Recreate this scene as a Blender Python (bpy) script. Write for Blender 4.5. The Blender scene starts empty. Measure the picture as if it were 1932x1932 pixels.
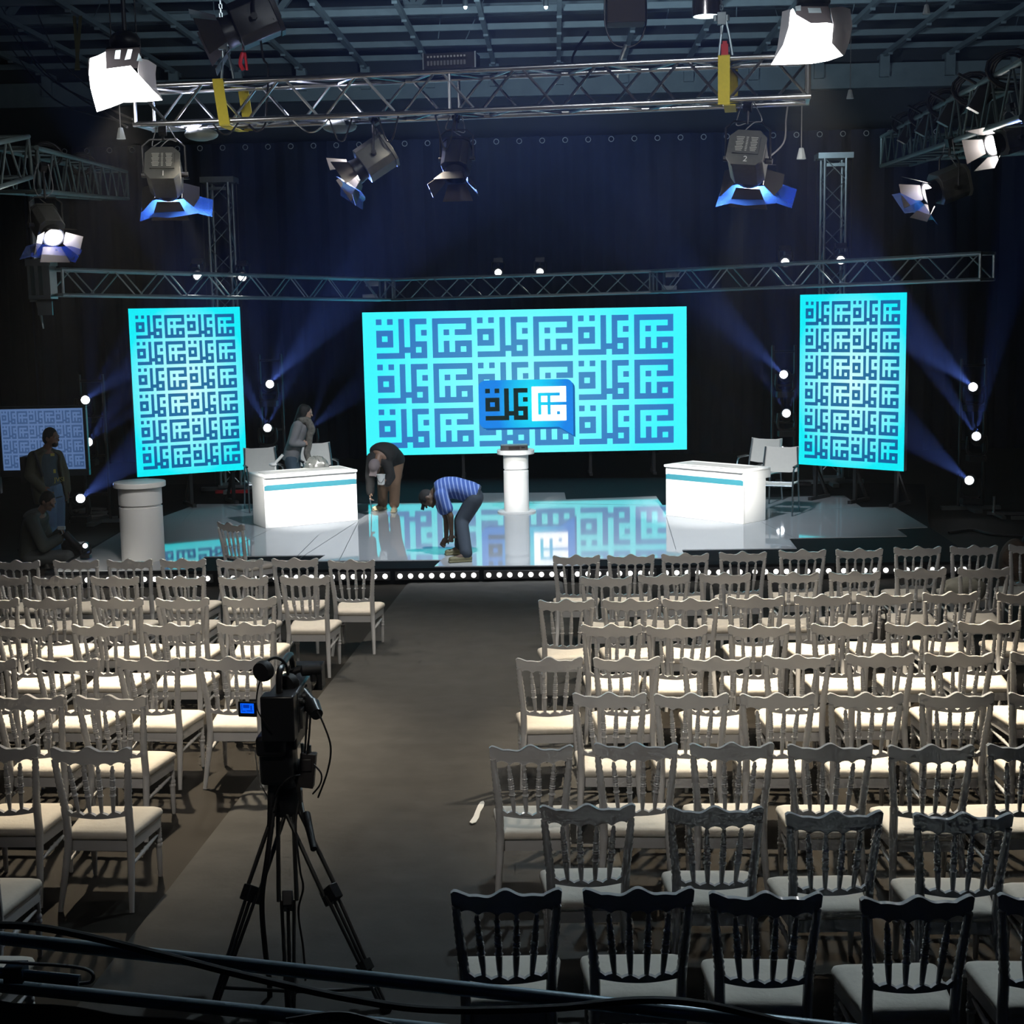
import bpy, math, random
from mathutils import Vector, Matrix, Quaternion
random.seed(7)
C = bpy.context.scene.collection
PI = math.pi
V3 = Vector

# ------------------------------------------------------------------ camera
F = 2750.0
EYE = V3((0, 0, 3.2))
psi, th, rol = math.radians(1.85), math.atan(386 / F), 0.019
fwd = V3((-math.sin(psi) * math.cos(th), math.cos(psi) * math.cos(th), -math.sin(th)))
r0 = V3((math.cos(psi), math.sin(psi), 0))
u0 = r0.cross(fwd)
rgt = r0 * math.cos(rol) - u0 * math.sin(rol)
upv = u0 * math.cos(rol) + r0 * math.sin(rol)
cam = bpy.data.objects.new('camera', bpy.data.cameras.new('camera'))
C.objects.link(cam)
m = Matrix.Identity(4)
for i in range(3):
    m[i][0], m[i][1], m[i][2], m[i][3] = rgt[i], upv[i], -fwd[i], EYE[i]
cam.matrix_world = m
cam.data.sensor_width = 36
cam.data.lens = F / 1932 * 36
cam.data.clip_end = 200
bpy.context.scene.camera = cam


def ray(px, py):
    return fwd + rgt * ((px - 966) / F) + upv * ((966 - py) / F)


def P(px, py, z):
    """point of the photograph that lies on the level z"""
    d = ray(px, py)
    return EYE + d * ((z - EYE.z) / d.z)


def D(px, py, Y):
    """point of the photograph at distance Y down the hall"""
    d = ray(px, py)
    return EYE + d * (Y / d.y)


# ------------------------------------------------------------------ materials
MATS = {}


def mat(name, col, rough=.6, metal=0., emis=None, es=0., alpha=1., coat=0., noise=0., nscale=20., bump=0., spec=.5, trans=0.):
    if name in MATS:
        return MATS[name]
    ma = bpy.data.materials.new(name)
    ma.use_nodes = True
    nt = ma.node_tree
    b = nt.nodes['Principled BSDF']
    b.inputs['Base Color'].default_value = (*col, 1)
    b.inputs['Roughness'].default_value = rough
    b.inputs['Metallic'].default_value = metal
    b.inputs['Specular IOR Level'].default_value = spec
    b.inputs['Alpha'].default_value = alpha
    b.inputs['Coat Weight'].default_value = coat
    b.inputs['Transmission Weight'].default_value = trans
    if emis:
        b.inputs['Emission Color'].default_value = (*emis, 1)
        b.inputs['Emission Strength'].default_value = es
    if noise or bump:
        tc = nt.nodes.new('ShaderNodeTexCoord')
        n = nt.nodes.new('ShaderNodeTexNoise')
        n.inputs['Scale'].default_value = nscale
        n.inputs['Detail'].default_value = 4
        nt.links.new(tc.outputs['Object'], n.inputs['Vector'])
        if noise:
            mx = nt.nodes.new('ShaderNodeMix')
            mx.data_type = 'RGBA'
            nt.links.new(n.outputs['Fac'], mx.inputs[0])
            mx.inputs[6].default_value = (*[c * (1 - noise) for c in col], 1)
            mx.inputs[7].default_value = (*[min(1, c * (1 + noise)) for c in col], 1)
            nt.links.new(mx.outputs[2], b.inputs['Base Color'])
        if bump:
            bp = nt.nodes.new('ShaderNodeBump')
            bp.inputs['Strength'].default_value = bump
            bp.inputs['Distance'].default_value = .01
            nt.links.new(n.outputs['Fac'], bp.inputs['Height'])
            nt.links.new(bp.outputs[0], b.inputs['Normal'])
    MATS[name] = ma
    return ma


def emit(name, col, s):
    return mat(name, (0, 0, 0), .5, emis=col, es=s)


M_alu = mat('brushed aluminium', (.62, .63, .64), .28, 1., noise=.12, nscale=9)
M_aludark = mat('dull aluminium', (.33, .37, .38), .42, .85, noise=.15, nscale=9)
M_steel = mat('painted grey steel', (.22, .27, .29), .6, .1, noise=.2, nscale=3)
M_black = mat('black painted metal', (.02, .02, .022), .42, .2, noise=.2, nscale=30)
M_plastic = mat('black plastic', (.012, .012, .013), .35)
M_rubber = mat('black rubber', (.008, .008, .009), .6)
M_white = mat('white lacquer', (.62, .62, .62), .22, coat=.3, noise=.03, nscale=14)
M_cush = mat('cream velvet', (.78, .73, .64), .9, noise=.08, nscale=25, bump=.35)
M_acryl = mat('glossy white acrylic', (.50, .53, .56), .05, coat=.35, noise=.05, nscale=2)
M_desk = mat('satin white laminate', (.82, .82, .80), .38, noise=.02, nscale=4)
M_teal = mat('teal stripe', (.035, .19, .24), .4, noise=.05)
M_blackgloss = mat('black stage vinyl', (.006, .007, .009), .75, noise=.3, nscale=3, spec=.05)
M_floor = mat('dark studio floor', (.020, .017, .013), .8, noise=.35, nscale=2.5, bump=.1, spec=.2)
M_curt = mat('navy stage drape', (.010, .015, .038), .95, noise=.25, nscale=4)
M_curtb = mat('black masking drape', (.005, .005, .006), .95, noise=.3, nscale=3)
M_wall = mat('dark corrugated wall', (.035, .04, .045), .8, noise=.3, nscale=1.5)
M_lamp = emit('lit lamp lens', (1, .98, .95), 40)
M_yellow = mat('yellow webbing', (.62, .50, .03), .7, noise=.12, nscale=40)
M_red = mat('red tag', (.5, .02, .02), .5)
M_hood = mat('lamp hood black', (.02, .018, .02), .9, spec=.1)
M_bodyblk = mat('lamp housing grey black', (.10, .10, .09), .5, .3, noise=.2, nscale=25)


def tag(o, label=None, cat=None, group=None, kind=None):
    for k, v in (('label', label), ('category', cat), ('group', group), ('kind', kind)):
        if v:
            o[k] = v
    return o


def thing(name, label, cat, loc=(0, 0, 0), rz=0., group=None, kind=None):
    o = bpy.data.objects.new(name, None)
    o.empty_display_size = .1
    C.objects.link(o)
    o.location = loc
    o.rotation_euler = (0, 0, rz)
    return tag(o, label, cat, group, kind)


def basis(d, up=(0, 0, 1)):
    """rotation whose local +Y looks along d"""
    y = V3(d).normalized()
    u = V3(up)
    if abs(y.dot(u)) > .98:
        u = V3((0, 1, 0)) if abs(y.z) > .9 else V3((0, 0, 1))
    x = y.cross(u).normalized()
    z = x.cross(y)
    return Matrix((x, y, z)).transposed()


class MB:
    """collects shapes of one part"""

    def __init__(s):
        s.v, s.f, s.mi = [], [], []
        s.cur = 0

    def add(s, vs, fs):
        n = len(s.v)
        s.v += [tuple(p) for p in vs]
        s.f += [tuple(i + n for i in f) for f in fs]
        s.mi += [s.cur] * len(fs)
        return s

    def box(s, c, size, rot=None):
        c = V3(c)
        hx, hy, hz = size[0] / 2, size[1] / 2, size[2] / 2
        pts = [V3((x * hx, y * hy, z * hz)) for x in (-1, 1) for y in (-1, 1) for z in (-1, 1)]
        if rot is not None:
            pts = [rot @ p for p in pts]
        return s.add([c + p for p in pts], [(0, 1, 3, 2), (4, 6, 7, 5), (0, 4, 5, 1), (2, 3, 7, 6), (0, 2, 6, 4), (1, 5, 7, 3)])

    def bar(s, a, b, w, h, up=(0, 0, 1)):
        a, b = V3(a), V3(b)
        return s.box((a + b) / 2, (w, (b - a).length, h), basis(b - a, up))

    def ring_skin(s, rings, cap=True, closed=False):
        n = len(rings[0])
        vs = [p for r in rings for p in r]
        fs = []
        for i in range(len(rings) - (0 if closed else 1)):
            j = (i + 1) % len(rings)
            for k in range(n):
                l = (k + 1) % n
                fs.append((i * n + k, i * n + l, j * n + l, j * n + k))
        if cap and not closed:
            fs.append(tuple(range(n))[::-1])
            fs.append(tuple((len(rings) - 1) * n + k for k in range(n)))
        return s.add(vs, fs)

    def tube(s, a, b, r, r2=None, seg=8):
        a, b = V3(a), V3(b)
        if (b - a).length < 1e-6:
            return s
        R = basis(b - a)
        r2 = r if r2 is None else r2
        cs = [(math.cos(2 * PI * k / seg), math.sin(2 * PI * k / seg)) for k in range(seg)]
        rings = [[p + R @ V3((x * rr, 0, y * rr)) for x, y in cs] for p, rr in ((a, r), (b, r2))]
        return s.ring_skin(rings)

    def path(s, pts, r, seg=6, smooth=0):
        pts = [V3(p) for p in pts]
        if smooth:
            pts = spline(pts, smooth)
        rs = r if isinstance(r, (list, tuple)) else [r] * len(pts)
        if len(rs) != len(pts):
            rs = [rs[0] + (rs[-1] - rs[0]) * i / (len(pts) - 1) for i in range(len(pts))]
        rings = []
        x = None
        for i, p in enumerate(pts):
            t = (pts[min(i + 1, len(pts) - 1)] - pts[max(i - 1, 0)]).normalized()
            if x is None:
                R = basis(t)
                x = R @ V3((1, 0, 0))
            x = (x - t * x.dot(t)).normalized()
            z = x.cross(t)
            rings.append([p + x * math.cos(2 * PI * k / seg) * rs[i] + z * math.sin(2 * PI * k / seg) * rs[i] for k in range(seg)])
        return s.ring_skin(rings)

    def lathe(s, prof, seg=16, org=(0, 0, 0), axis=(0, 0, 1)):
        """prof: (radius, height) pairs"""
        R = basis(axis)
        o = V3(org)
        rings = [[o + R @ V3((math.cos(2 * PI * k / seg) * r, h, math.sin(2 * PI * k / seg) * r)) for k in range(seg)] for r, h in prof]
        return s.ring_skin(rings)

    def ell(s, c, rad, rot=None, nu=10, nv=7):
        c = V3(c)
        rad = (rad,) * 3 if isinstance(rad, (int, float)) else rad
        rings = []
        for i in range(nv + 1):
            a = -PI / 2 + PI * (i + .02) / (nv + .04)
            ring = []
            for k in range(nu):
                b = 2 * PI * k / nu
                p = V3((math.cos(a) * math.cos(b) * rad[0], math.cos(a) * math.sin(b) * rad[1], math.sin(a) * rad[2]))
                ring.append(c + (rot @ p if rot is not None else p))
            rings.append(ring)
        return s.ring_skin(rings)

    def cap(s, a, b, r1, r2=None, n=8):
        """capsule with round ends"""
        a, b = V3(a), V3(b)
        r2 = r1 if r2 is None else r2
        d = b - a
        L = d.length
        if L < 1e-5:
            return s.ell(a, r1)
        prof = []
        for i in range(5):
            t = PI / 2 * (i + .1) / 4.1
            prof.append((math.sin(t) * r1, -math.cos(t) * r1))
        for i in range(4, -1, -1):
            t = PI / 2 * (i + .1) / 4.1
            prof.append((math.sin(t) * r2, L + math.cos(t) * r2))
        return s.lathe(prof, n, a, d)

    def prism(s, outline, depth, rot=None, org=(0, 0, 0), axes=(0, 2, 1)):
        """outline in local (u,w), extruded along local third axis, centred"""
        o = V3(org)
        rings = []
        for sd in (-.5, .5):
            ring = []
            for u, w in outline:
                p = [0, 0, 0]
                p[axes[0]], p[axes[1]], p[axes[2]] = u, w, sd * depth
                p = V3(p)
                ring.append(o + (rot @ p if rot is not None else p))
            rings.append(ring)
        return s.ring_skin(rings)

    def poly(s, pts):
        return s.add(pts, [tuple(range(len(pts)))])

    def slab(s, pts, z0, z1):
        """flat polygon between two levels"""
        n = len(pts)
        vs = [(p[0], p[1], z0) for p in pts] + [(p[0], p[1], z1) for p in pts]
        fs = [tuple(range(n))[::-1], tuple(range(n, 2 * n))] + [(i, (i + 1) % n, n + (i + 1) % n, n + i) for i in range(n)]
        return s.add(vs, fs)

    def sheet(s, grid, th=.004):
        """grid of points made into a thin solid sheet"""
        g = [[V3(p) for p in row] for row in grid]
        R, Cn = len(g), len(g[0])
        nrm = []
        for i in range(R):
            row = []
            for j in range(Cn):
                du = g[i][min(j + 1, Cn - 1)] - g[i][max(j - 1, 0)]
                dv = g[min(i + 1, R - 1)][j] - g[max(i - 1, 0)][j]
                n = du.cross(dv)
                row.append(n.normalized() if n.length > 1e-9 else V3((0, 0, 1)))
            nrm.append(row)
        vs = [g[i][j] + nrm[i][j] * th / 2 for i in range(R) for j in range(Cn)] + [g[i][j] - nrm[i][j] * th / 2 for i in range(R) for j in range(Cn)]
        N = R * Cn
        fs = []
        for i in range(R - 1):
            for j in range(Cn - 1):
                a = i * Cn + j
                fs.append((a, a + 1, a + Cn + 1, a + Cn))
                fs.append((N + a, N + a + Cn, N + a + Cn + 1, N + a + 1))
        for i in range(R - 1):
            for j in (0, Cn - 1):
                a = i * Cn + j
                fs.append((a, a + Cn, N + a + Cn, N + a))
        for j in range(Cn - 1):
            for i in (0, R - 1):
                a = i * Cn + j
                fs.append((a, N + a, N + a + 1, a + 1))
        return s.add(vs, fs)

    def mesh(s, name, mats, ang=40):
        me = bpy.data.meshes.new(name)
        me.from_pydata(s.v, [], s.f)
        for mm in (mats if isinstance(mats, (list, tuple)) else [mats]):
            me.materials.append(mm)
        me.polygons.foreach_set('material_index', s.mi)
        import bmesh
        bm = bmesh.new()
        bm.from_mesh(me)
        bmesh.ops.recalc_face_normals(bm, faces=bm.faces)
        bm.to_mesh(me)
        bm.free()
        if ang:
            me.polygons.foreach_set('use_smooth', [True] * len(me.polygons))
            me.set_sharp_from_angle(angle=math.radians(ang))
        me.update()
        return me

    def build(s, name, mats, parent=None, ang=40):
        o = bpy.data.objects.new(name, s.mesh(name, mats, ang))
        C.objects.link(o)
        if parent is not None:
            o.parent = parent
        return o


def bev(o, w=.006, seg=2):
    b = o.modifiers.new('bevel', 'BEVEL')
    b.width = w
    b.segments = seg
    b.limit_method = 'ANGLE'
    return o


def spline(pts, n=6):
    out = []
    L = len(pts)
    for i in range(L - 1):
        p0, p1, p2, p3 = pts[max(i - 1, 0)], pts[i], pts[i + 1], pts[min(i + 2, L - 1)]
        for k in range(n):
            t = k / n
            out.append(.5 * ((2 * p1) + (p2 - p0) * t + (2 * p0 - 5 * p1 + 4 * p2 - p3) * t * t + (3 * p1 - p0 - 3 * p2 + p3) * t ** 3))
    out.append(pts[-1])
    return out


def copy_tree(o, parent=None):
    c = o.copy()
    C.objects.link(c)
    if parent is not None:
        c.parent = parent
    for ch in list(o.children):
        copy_tree(ch, c)
    return c


def place(o, loc, rot3):
    mm = rot3.to_4x4()
    mm.translation = V3(loc)
    o.matrix_world = mm
    return o


def text(name, s, size, loc, rot3, ma, parent=None, ext=.001):
    cu = bpy.data.curves.new(name, 'FONT')
    cu.body = s
    cu.size = size
    cu.extrude = ext
    cu.align_x = 'CENTER'
    cu.align_y = 'CENTER'
    cu.materials.append(ma)
    tmp = bpy.data.objects.new(name + '_src', cu)
    C.objects.link(tmp)
    bpy.context.view_layer.update()
    me = bpy.data.meshes.new_from_object(tmp.evaluated_get(bpy.context.evaluated_depsgraph_get()))
    bpy.data.objects.remove(tmp)
    o = bpy.data.objects.new(name, me)
    C.objects.link(o)
    if parent is not None:
        o.parent = parent
    mm = rot3.to_4x4()
    mm.translation = V3(loc)
    o.matrix_local = mm
    return o


def light(kind, name, loc, energy, col=(1, 1, 1), target=None, size=.1, angle=30, blend=.5):
    l = bpy.data.lights.new(name, kind)
    l.energy = energy
    l.color = col
    if kind == 'SPOT':
        l.spot_size = math.radians(angle)
        l.spot_blend = blend
        l.shadow_soft_size = size
    elif kind == 'POINT':
        l.shadow_soft_size = size
    elif kind == 'AREA':
        l.size = size
    o = bpy.data.objects.new(name, l)
    C.objects.link(o)
    o.location = loc
    if target is not None:
        d = V3(target) - V3(loc)
        o.rotation_euler = d.to_track_quat('-Z', 'Y').to_euler()
    return o


ORD = ['first', 'second', 'third', 'fourth', 'fifth', 'sixth', 'seventh', 'eighth', 'ninth', 'tenth', 'eleventh', 'twelfth']
# ------------------------------------------------------------------ room shell
def struct(o):
    o['kind'] = 'structure'
    return o


struct(MB().box((0, 14, -.05), (34, 44, .1)).build('floor', M_floor))
YB = 35.5
struct(MB().box((0, YB + .1, 6), (34, .2, 12)).build('wall_back', M_wall))
mw = MB()
for i in range(60):
    mw.box((16.9, 4 + i * .52, 6), (.05, .26, 12))
mw.box((17.05, 14, 6), (.2, 44, 12))
struct(mw.build('wall_right', M_wall))
struct(MB().box((-17.05, 14, 6), (.2, 44, 12)).build('wall_left', M_wall))
struct(MB().box((0, -8.1, 6), (34, .2, 12)).build('wall_front', M_wall))
ceil = struct(MB().box((0, 14, 12.05), (34, 44, .1)).build('ceiling', mat('dark roof sheet', (.07, .085, .095), .8, noise=.3, nscale=2)))
# lattice of steel tubes under the roof
ZG = 8.8
mb = MB()
for i in range(-9, 10):
    x = 0.15 + i * 1.5
    mb.bar((x, 12, ZG), (x, YB, ZG), .09, .10)
    for j in range(13):
        mb.box((x, 13.7 + j * 1.72, ZG - .07), (.10, .05, .05))
mb.build('rafter', M_steel, ceil)
mb = MB()
for j in range(14):
    y = 12 + j * 1.72
    mb.bar((-16, y, ZG + .10), (16, y, ZG + .10), .07, .12)
mb.build('purlin', M_steel, ceil)
mb = MB()
for j, y in enumerate((17.2, 22.4, 27.6, 32.8)):
    for z in (9.6, 11.4):
        mb.bar((-16, y, z), (16, y, z), .2, .24)
    for i in range(-5, 6):
        x = i * 3.
        mb.bar((x, y, 9.6), (x + 1.5, y, 11.4), .14, .14)
        mb.bar((x + 1.5, y, 11.4), (x + 3, y, 9.6), .14, .14)
        mb.bar((x, y, 9.6), (x, y, 11.4), .12, .12)
mb.build('roof_truss', M_steel, ceil)
mb = MB()
for j in range(15):
    y = 14 + j * 1.45
    mb.bar((-16, y, 11.75), (16, y, 11.75), .12, .3)
mb.build('joist', M_steel, ceil)
mb = MB()
random.seed(3)
for i in range(60):
    x = -14 + random.random() * 28
    y = 18 + random.random() * 15
    mb.tube((x, y, ZG + .1), (x + random.uniform(-1.6, 1.6), y + random.uniform(-.3, .3), 11.6), .012, seg=4)
mb.build('hanger_rod', M_steel, ceil)
beam = MB().bar((-16, YB - .4, 8.35), (16, YB - .4, 8.35), .25, .55)
for i in range(-10, 11):
    beam.box((i * 1.5 + .15, YB - .58, 8.55), (.22, .12, .5))
struct(beam.build('trim_1', M_steel))

# ------------------------------------------------------------------ drapes
def drape(name, label, a, b, z0, z1, ma, fold=.45, amp=.10, rings=0):
    a, b = V3((*a, 0)), V3((*b, 0))
    d = b - a
    L = d.length
    n = d.cross(V3((0, 0, 1))).normalized()
    cols = int(L / fold * 8)
    g = []
    for z in (z0, z0 + (z1 - z0) * .5, z1):
        row = []
        for i in range(cols + 1):
            t = i / cols
            s = t * L / fold * 2 * PI
            row.append(a + d * t + n * (amp * (math.sin(s) + .35 * math.sin(s * .43 + 1.3)) * (1 if z < z1 else .45)) + V3((0, 0, z)))
        g.append(row)
    th = thing(name, label, 'curtain', ((a + b) / 2)[:2] + (0,))
    o = MB().sheet(g, .012).build('cloth', ma, th)
    o.location = -th.location
    if rings:
        rb = MB()
        k = int(L / rings)
        for i in range(k):
            c = a + d * ((i + .5) / k) + n * .16 + V3((0, 0, z1 - .10))
            pts = [c + V3((math.cos(q * PI / 5) * .045, 0, math.sin(q * PI / 5) * .045)) for q in range(10)]
            pr = [[p + V3((0, y, 0)) + (p - c) * s for y, s in ((0, 0), (-.012, .15), (0, .35))] for p in pts]
            rb.ring_skin(pr, closed=True)
        ro = rb.build('grommet', mat('pale eyelet', (.55, .56, .58), .5), th)
        ro.location = -th.location
        ro['kind'] = 'stuff'
    return th


drape('stage_curtain', 'tall navy blue drape hanging behind the screens across the hall', (-13, 31.5), (13.5, 31.5), 0, 6.75, M_curt, rings=.48)
drape('masking_curtain', 'black masking drape along the left side of the studio', (-9.6, 9), (-11.2, 31), 0, 6.6, M_curtb, amp=.12)
drape('masking_curtain', 'black masking drape along the right side of the studio', (11.2, 31), (9.8, 18.4), 0, 6.6, M_curtb, amp=.12)

# ------------------------------------------------------------------ stage
ZS = .20
plat = [P(*p, ZS) for p in ((84, 1079), (1850, 1057), (1752, 992), (1745, 912), (1240, 900), (900, 902), (245, 914), (226, 1001))]
deck_px = [(105, 1077), (228, 1003), (373, 951), (690, 950), (895, 948), (905, 930), (1065, 929), (1068, 942), (1238, 936), (1250, 953),
           (1300, 951), (1440, 938), (1593, 935), (1626, 957), (1686, 956), (1750, 994), (1691, 997), (1711, 1011), (1488, 1015),
           (1503, 1034), (1287, 1037), (1292, 1052), (1130, 1054), (1100, 1066), (820, 1068), (833, 1056), (598, 1058), (614, 1047),
           (387, 1050), (352, 1074)]
so = V3(((plat[0] + plat[1]) / 2)[:2] + (0,))
stage = thing('stage', 'low black stage platform topped with zigzag glossy white floor panels', 'stage', so)
o = MB().slab(plat, 0.0, ZS - .012).build('platform', M_blackgloss, stage, 30)
o.location = -so
o = MB().slab([P(*p, ZS) for p in deck_px], ZS - .012, ZS).build('floor_panel', M_acryl, stage, 30)
o.location = -so
sm = MB()
for a, b in (((512, 998), (400, 1050)), ((676, 985), (640, 1057)), ((560, 1057), (672, 985)), ((755, 962), (673, 966)), ((1257, 975), (1275, 1036)),
             ((905, 948), (1250, 953)), ((915, 936), (960, 942)), ((373, 952), (330, 1000)), ((1437, 985), (1500, 1015)), ((1626, 957), (1480, 965)),
             ((990, 935), (1010, 950)), ((600, 1010), (560, 1050))):
    sm.bar(P(*a, ZS + .0006), P(*b, ZS + .0006), .008, .0012)
o = sm.build('seam', mat('panel seam', (.12, .13, .14), .6), stage, 0)
o.location = -so

# row of footlights along the stage front
fl, fr = plat[0], plat[1]
fd = (fr - fl)
fd.z = 0
fdir = fd.normalized()
fn = V3((fdir.y, -fdir.x, 0))
M_led = emit('footlight lens', (1, .98, .92), 3.5)
M_bat = mat('batten housing', (.03, .03, .032), .4, .3)
NB = 11
# eight lamps per batten, 20.7 px apart; the gap between battens is a little wider
x0 = 85
nb = 0
first = None
step = (1827 - 85) / (NB * 8 - 5 + NB * .42)
px = 85.
for k in range(NB):
    n = 8 if k < NB - 1 else 4
    xs = [px + i * step for i in range(n)]
    px = xs[-1] + step * 1.42

    def onface(x):
        y = 1082 + (1062 - 1082) * (x - 85) / (1827 - 85)
        d = ray(x, y + 1)
        p0 = fl + fn * .035
        t = (p0 - EYE).dot(fn) / d.dot(fn)
        return EYE + d * t
    c = onface((xs[0] + xs[-1]) / 2)
    zc = .105
    t = thing('footlight_batten', 'footlight batten of round white bulbs, %s from the left end of stage front' % ORD[k], 'light', (c.x, c.y, 0), math.atan2(fdir.y, fdir.x), 'footlight battens along the stage front')
    L = (onface(xs[-1]) - onface(xs[0])).length + .12
    bev(MB().box((0, .012, zc), (L, .045, .10)).build('housing', M_bat, t), .004)
    for x in xs:
        q = (onface(x) - V3((c.x, c.y, 0))).dot(fdir)
        MB().lathe([(.001, -.022), (.018, -.018), (.028, -.006), (.030, .004), (.030, .008)], 12, (q, -.018, zc), (0, 1, 0)).build('bulb', M_led, t)

# ------------------------------------------------------------------ aisle carpet
cw = [P(777, 1092, 0), P(215, 1800, 0), P(120, 1932, 0), P(1050, 1932, 0), P(1120, 1500, 0), P(1095, 1240, 0), P(1066, 1096, 0)]
M_felt = mat('grey brown needle felt', (.052, .051, .048), .95, noise=.28, nscale=5, bump=.7)
cb = MB()
rows = 150
left = lambda t: P(777, 1092, 0).lerp(P(100, 1960, 0), t)
right = lambda t: P(1060, 1096, 0).lerp(P(1240, 1960, 0), t)
g = []
random.seed(5)
from mathutils import noise as mnoise
for i in range(rows + 1):
    t = i / rows
    row = []
    for j in range(41):
        p = left(t).lerp(right(t), j / 40)
        z = .008 + .010 * (1 + mnoise.noise(V3((p.x * 1.3 + p.y * .6, p.y * 4.2, 0)))) + .006 * mnoise.noise(V3((p.x * 4, p.y * 7 + p.x * 2, 3)))
        if j in (0, 40):
            z = .006
        row.append(V3((p.x, p.y, z)))
    g.append(row)
o = cb.sheet(g, .006).build('aisle_carpet', M_felt)
tag(o, 'wrinkled grey brown felt carpet running down the aisle to the stage', 'carpet')
sc = MB()
out = [(-.06, .25), (-.02, .27), (.0, .22), (-.01, .12), (-.04, .02), (-.05, -.12), (-.08, -.22), (-.13, -.25), (-.17, -.22), (-.13, -.10), (-.11, .04), (-.09, .16)]
c = P(897, 1541, 0)
sc.slab([(c.x + u * .45 + .05, c.y + v * .8) for u, v in out], .026, .030)
tag(sc.build('paper_scrap', mat('white paper', (.75, .75, .72), .8)), 'torn strip of white paper lying on the aisle carpet', 'paper')
# ------------------------------------------------------------------ banquet chair
def turned(a, b, r, beads=0, b0=.15, b1=.6, rings=2, seg=8):
    """turned wooden rod with a beaded stretch"""
    L = (V3(b) - V3(a)).length
    prof = [(r * .55, 0), (r * .6, .02 * L)]
    N = 44
    for i in range(N + 1):
        t = .03 + .94 * i / N
        env = .62 + .5 * math.sin(PI * min(1, max(0, t))) ** .8
        rr = r * env
        if beads and b0 < t < b1:
            rr *= 1 + .20 * math.cos(2 * PI * (t - b0) / (b1 - b0) * beads)
        for c_ in (b0 - .03, b1 + .04)[:rings]:
            if abs(t - c_) < .013:
                rr *= 1.35
        prof.append((rr, t * L))
    prof += [(r * .55, L)]
    return MB().lathe(prof, seg, a, V3(b) - V3(a))


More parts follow.
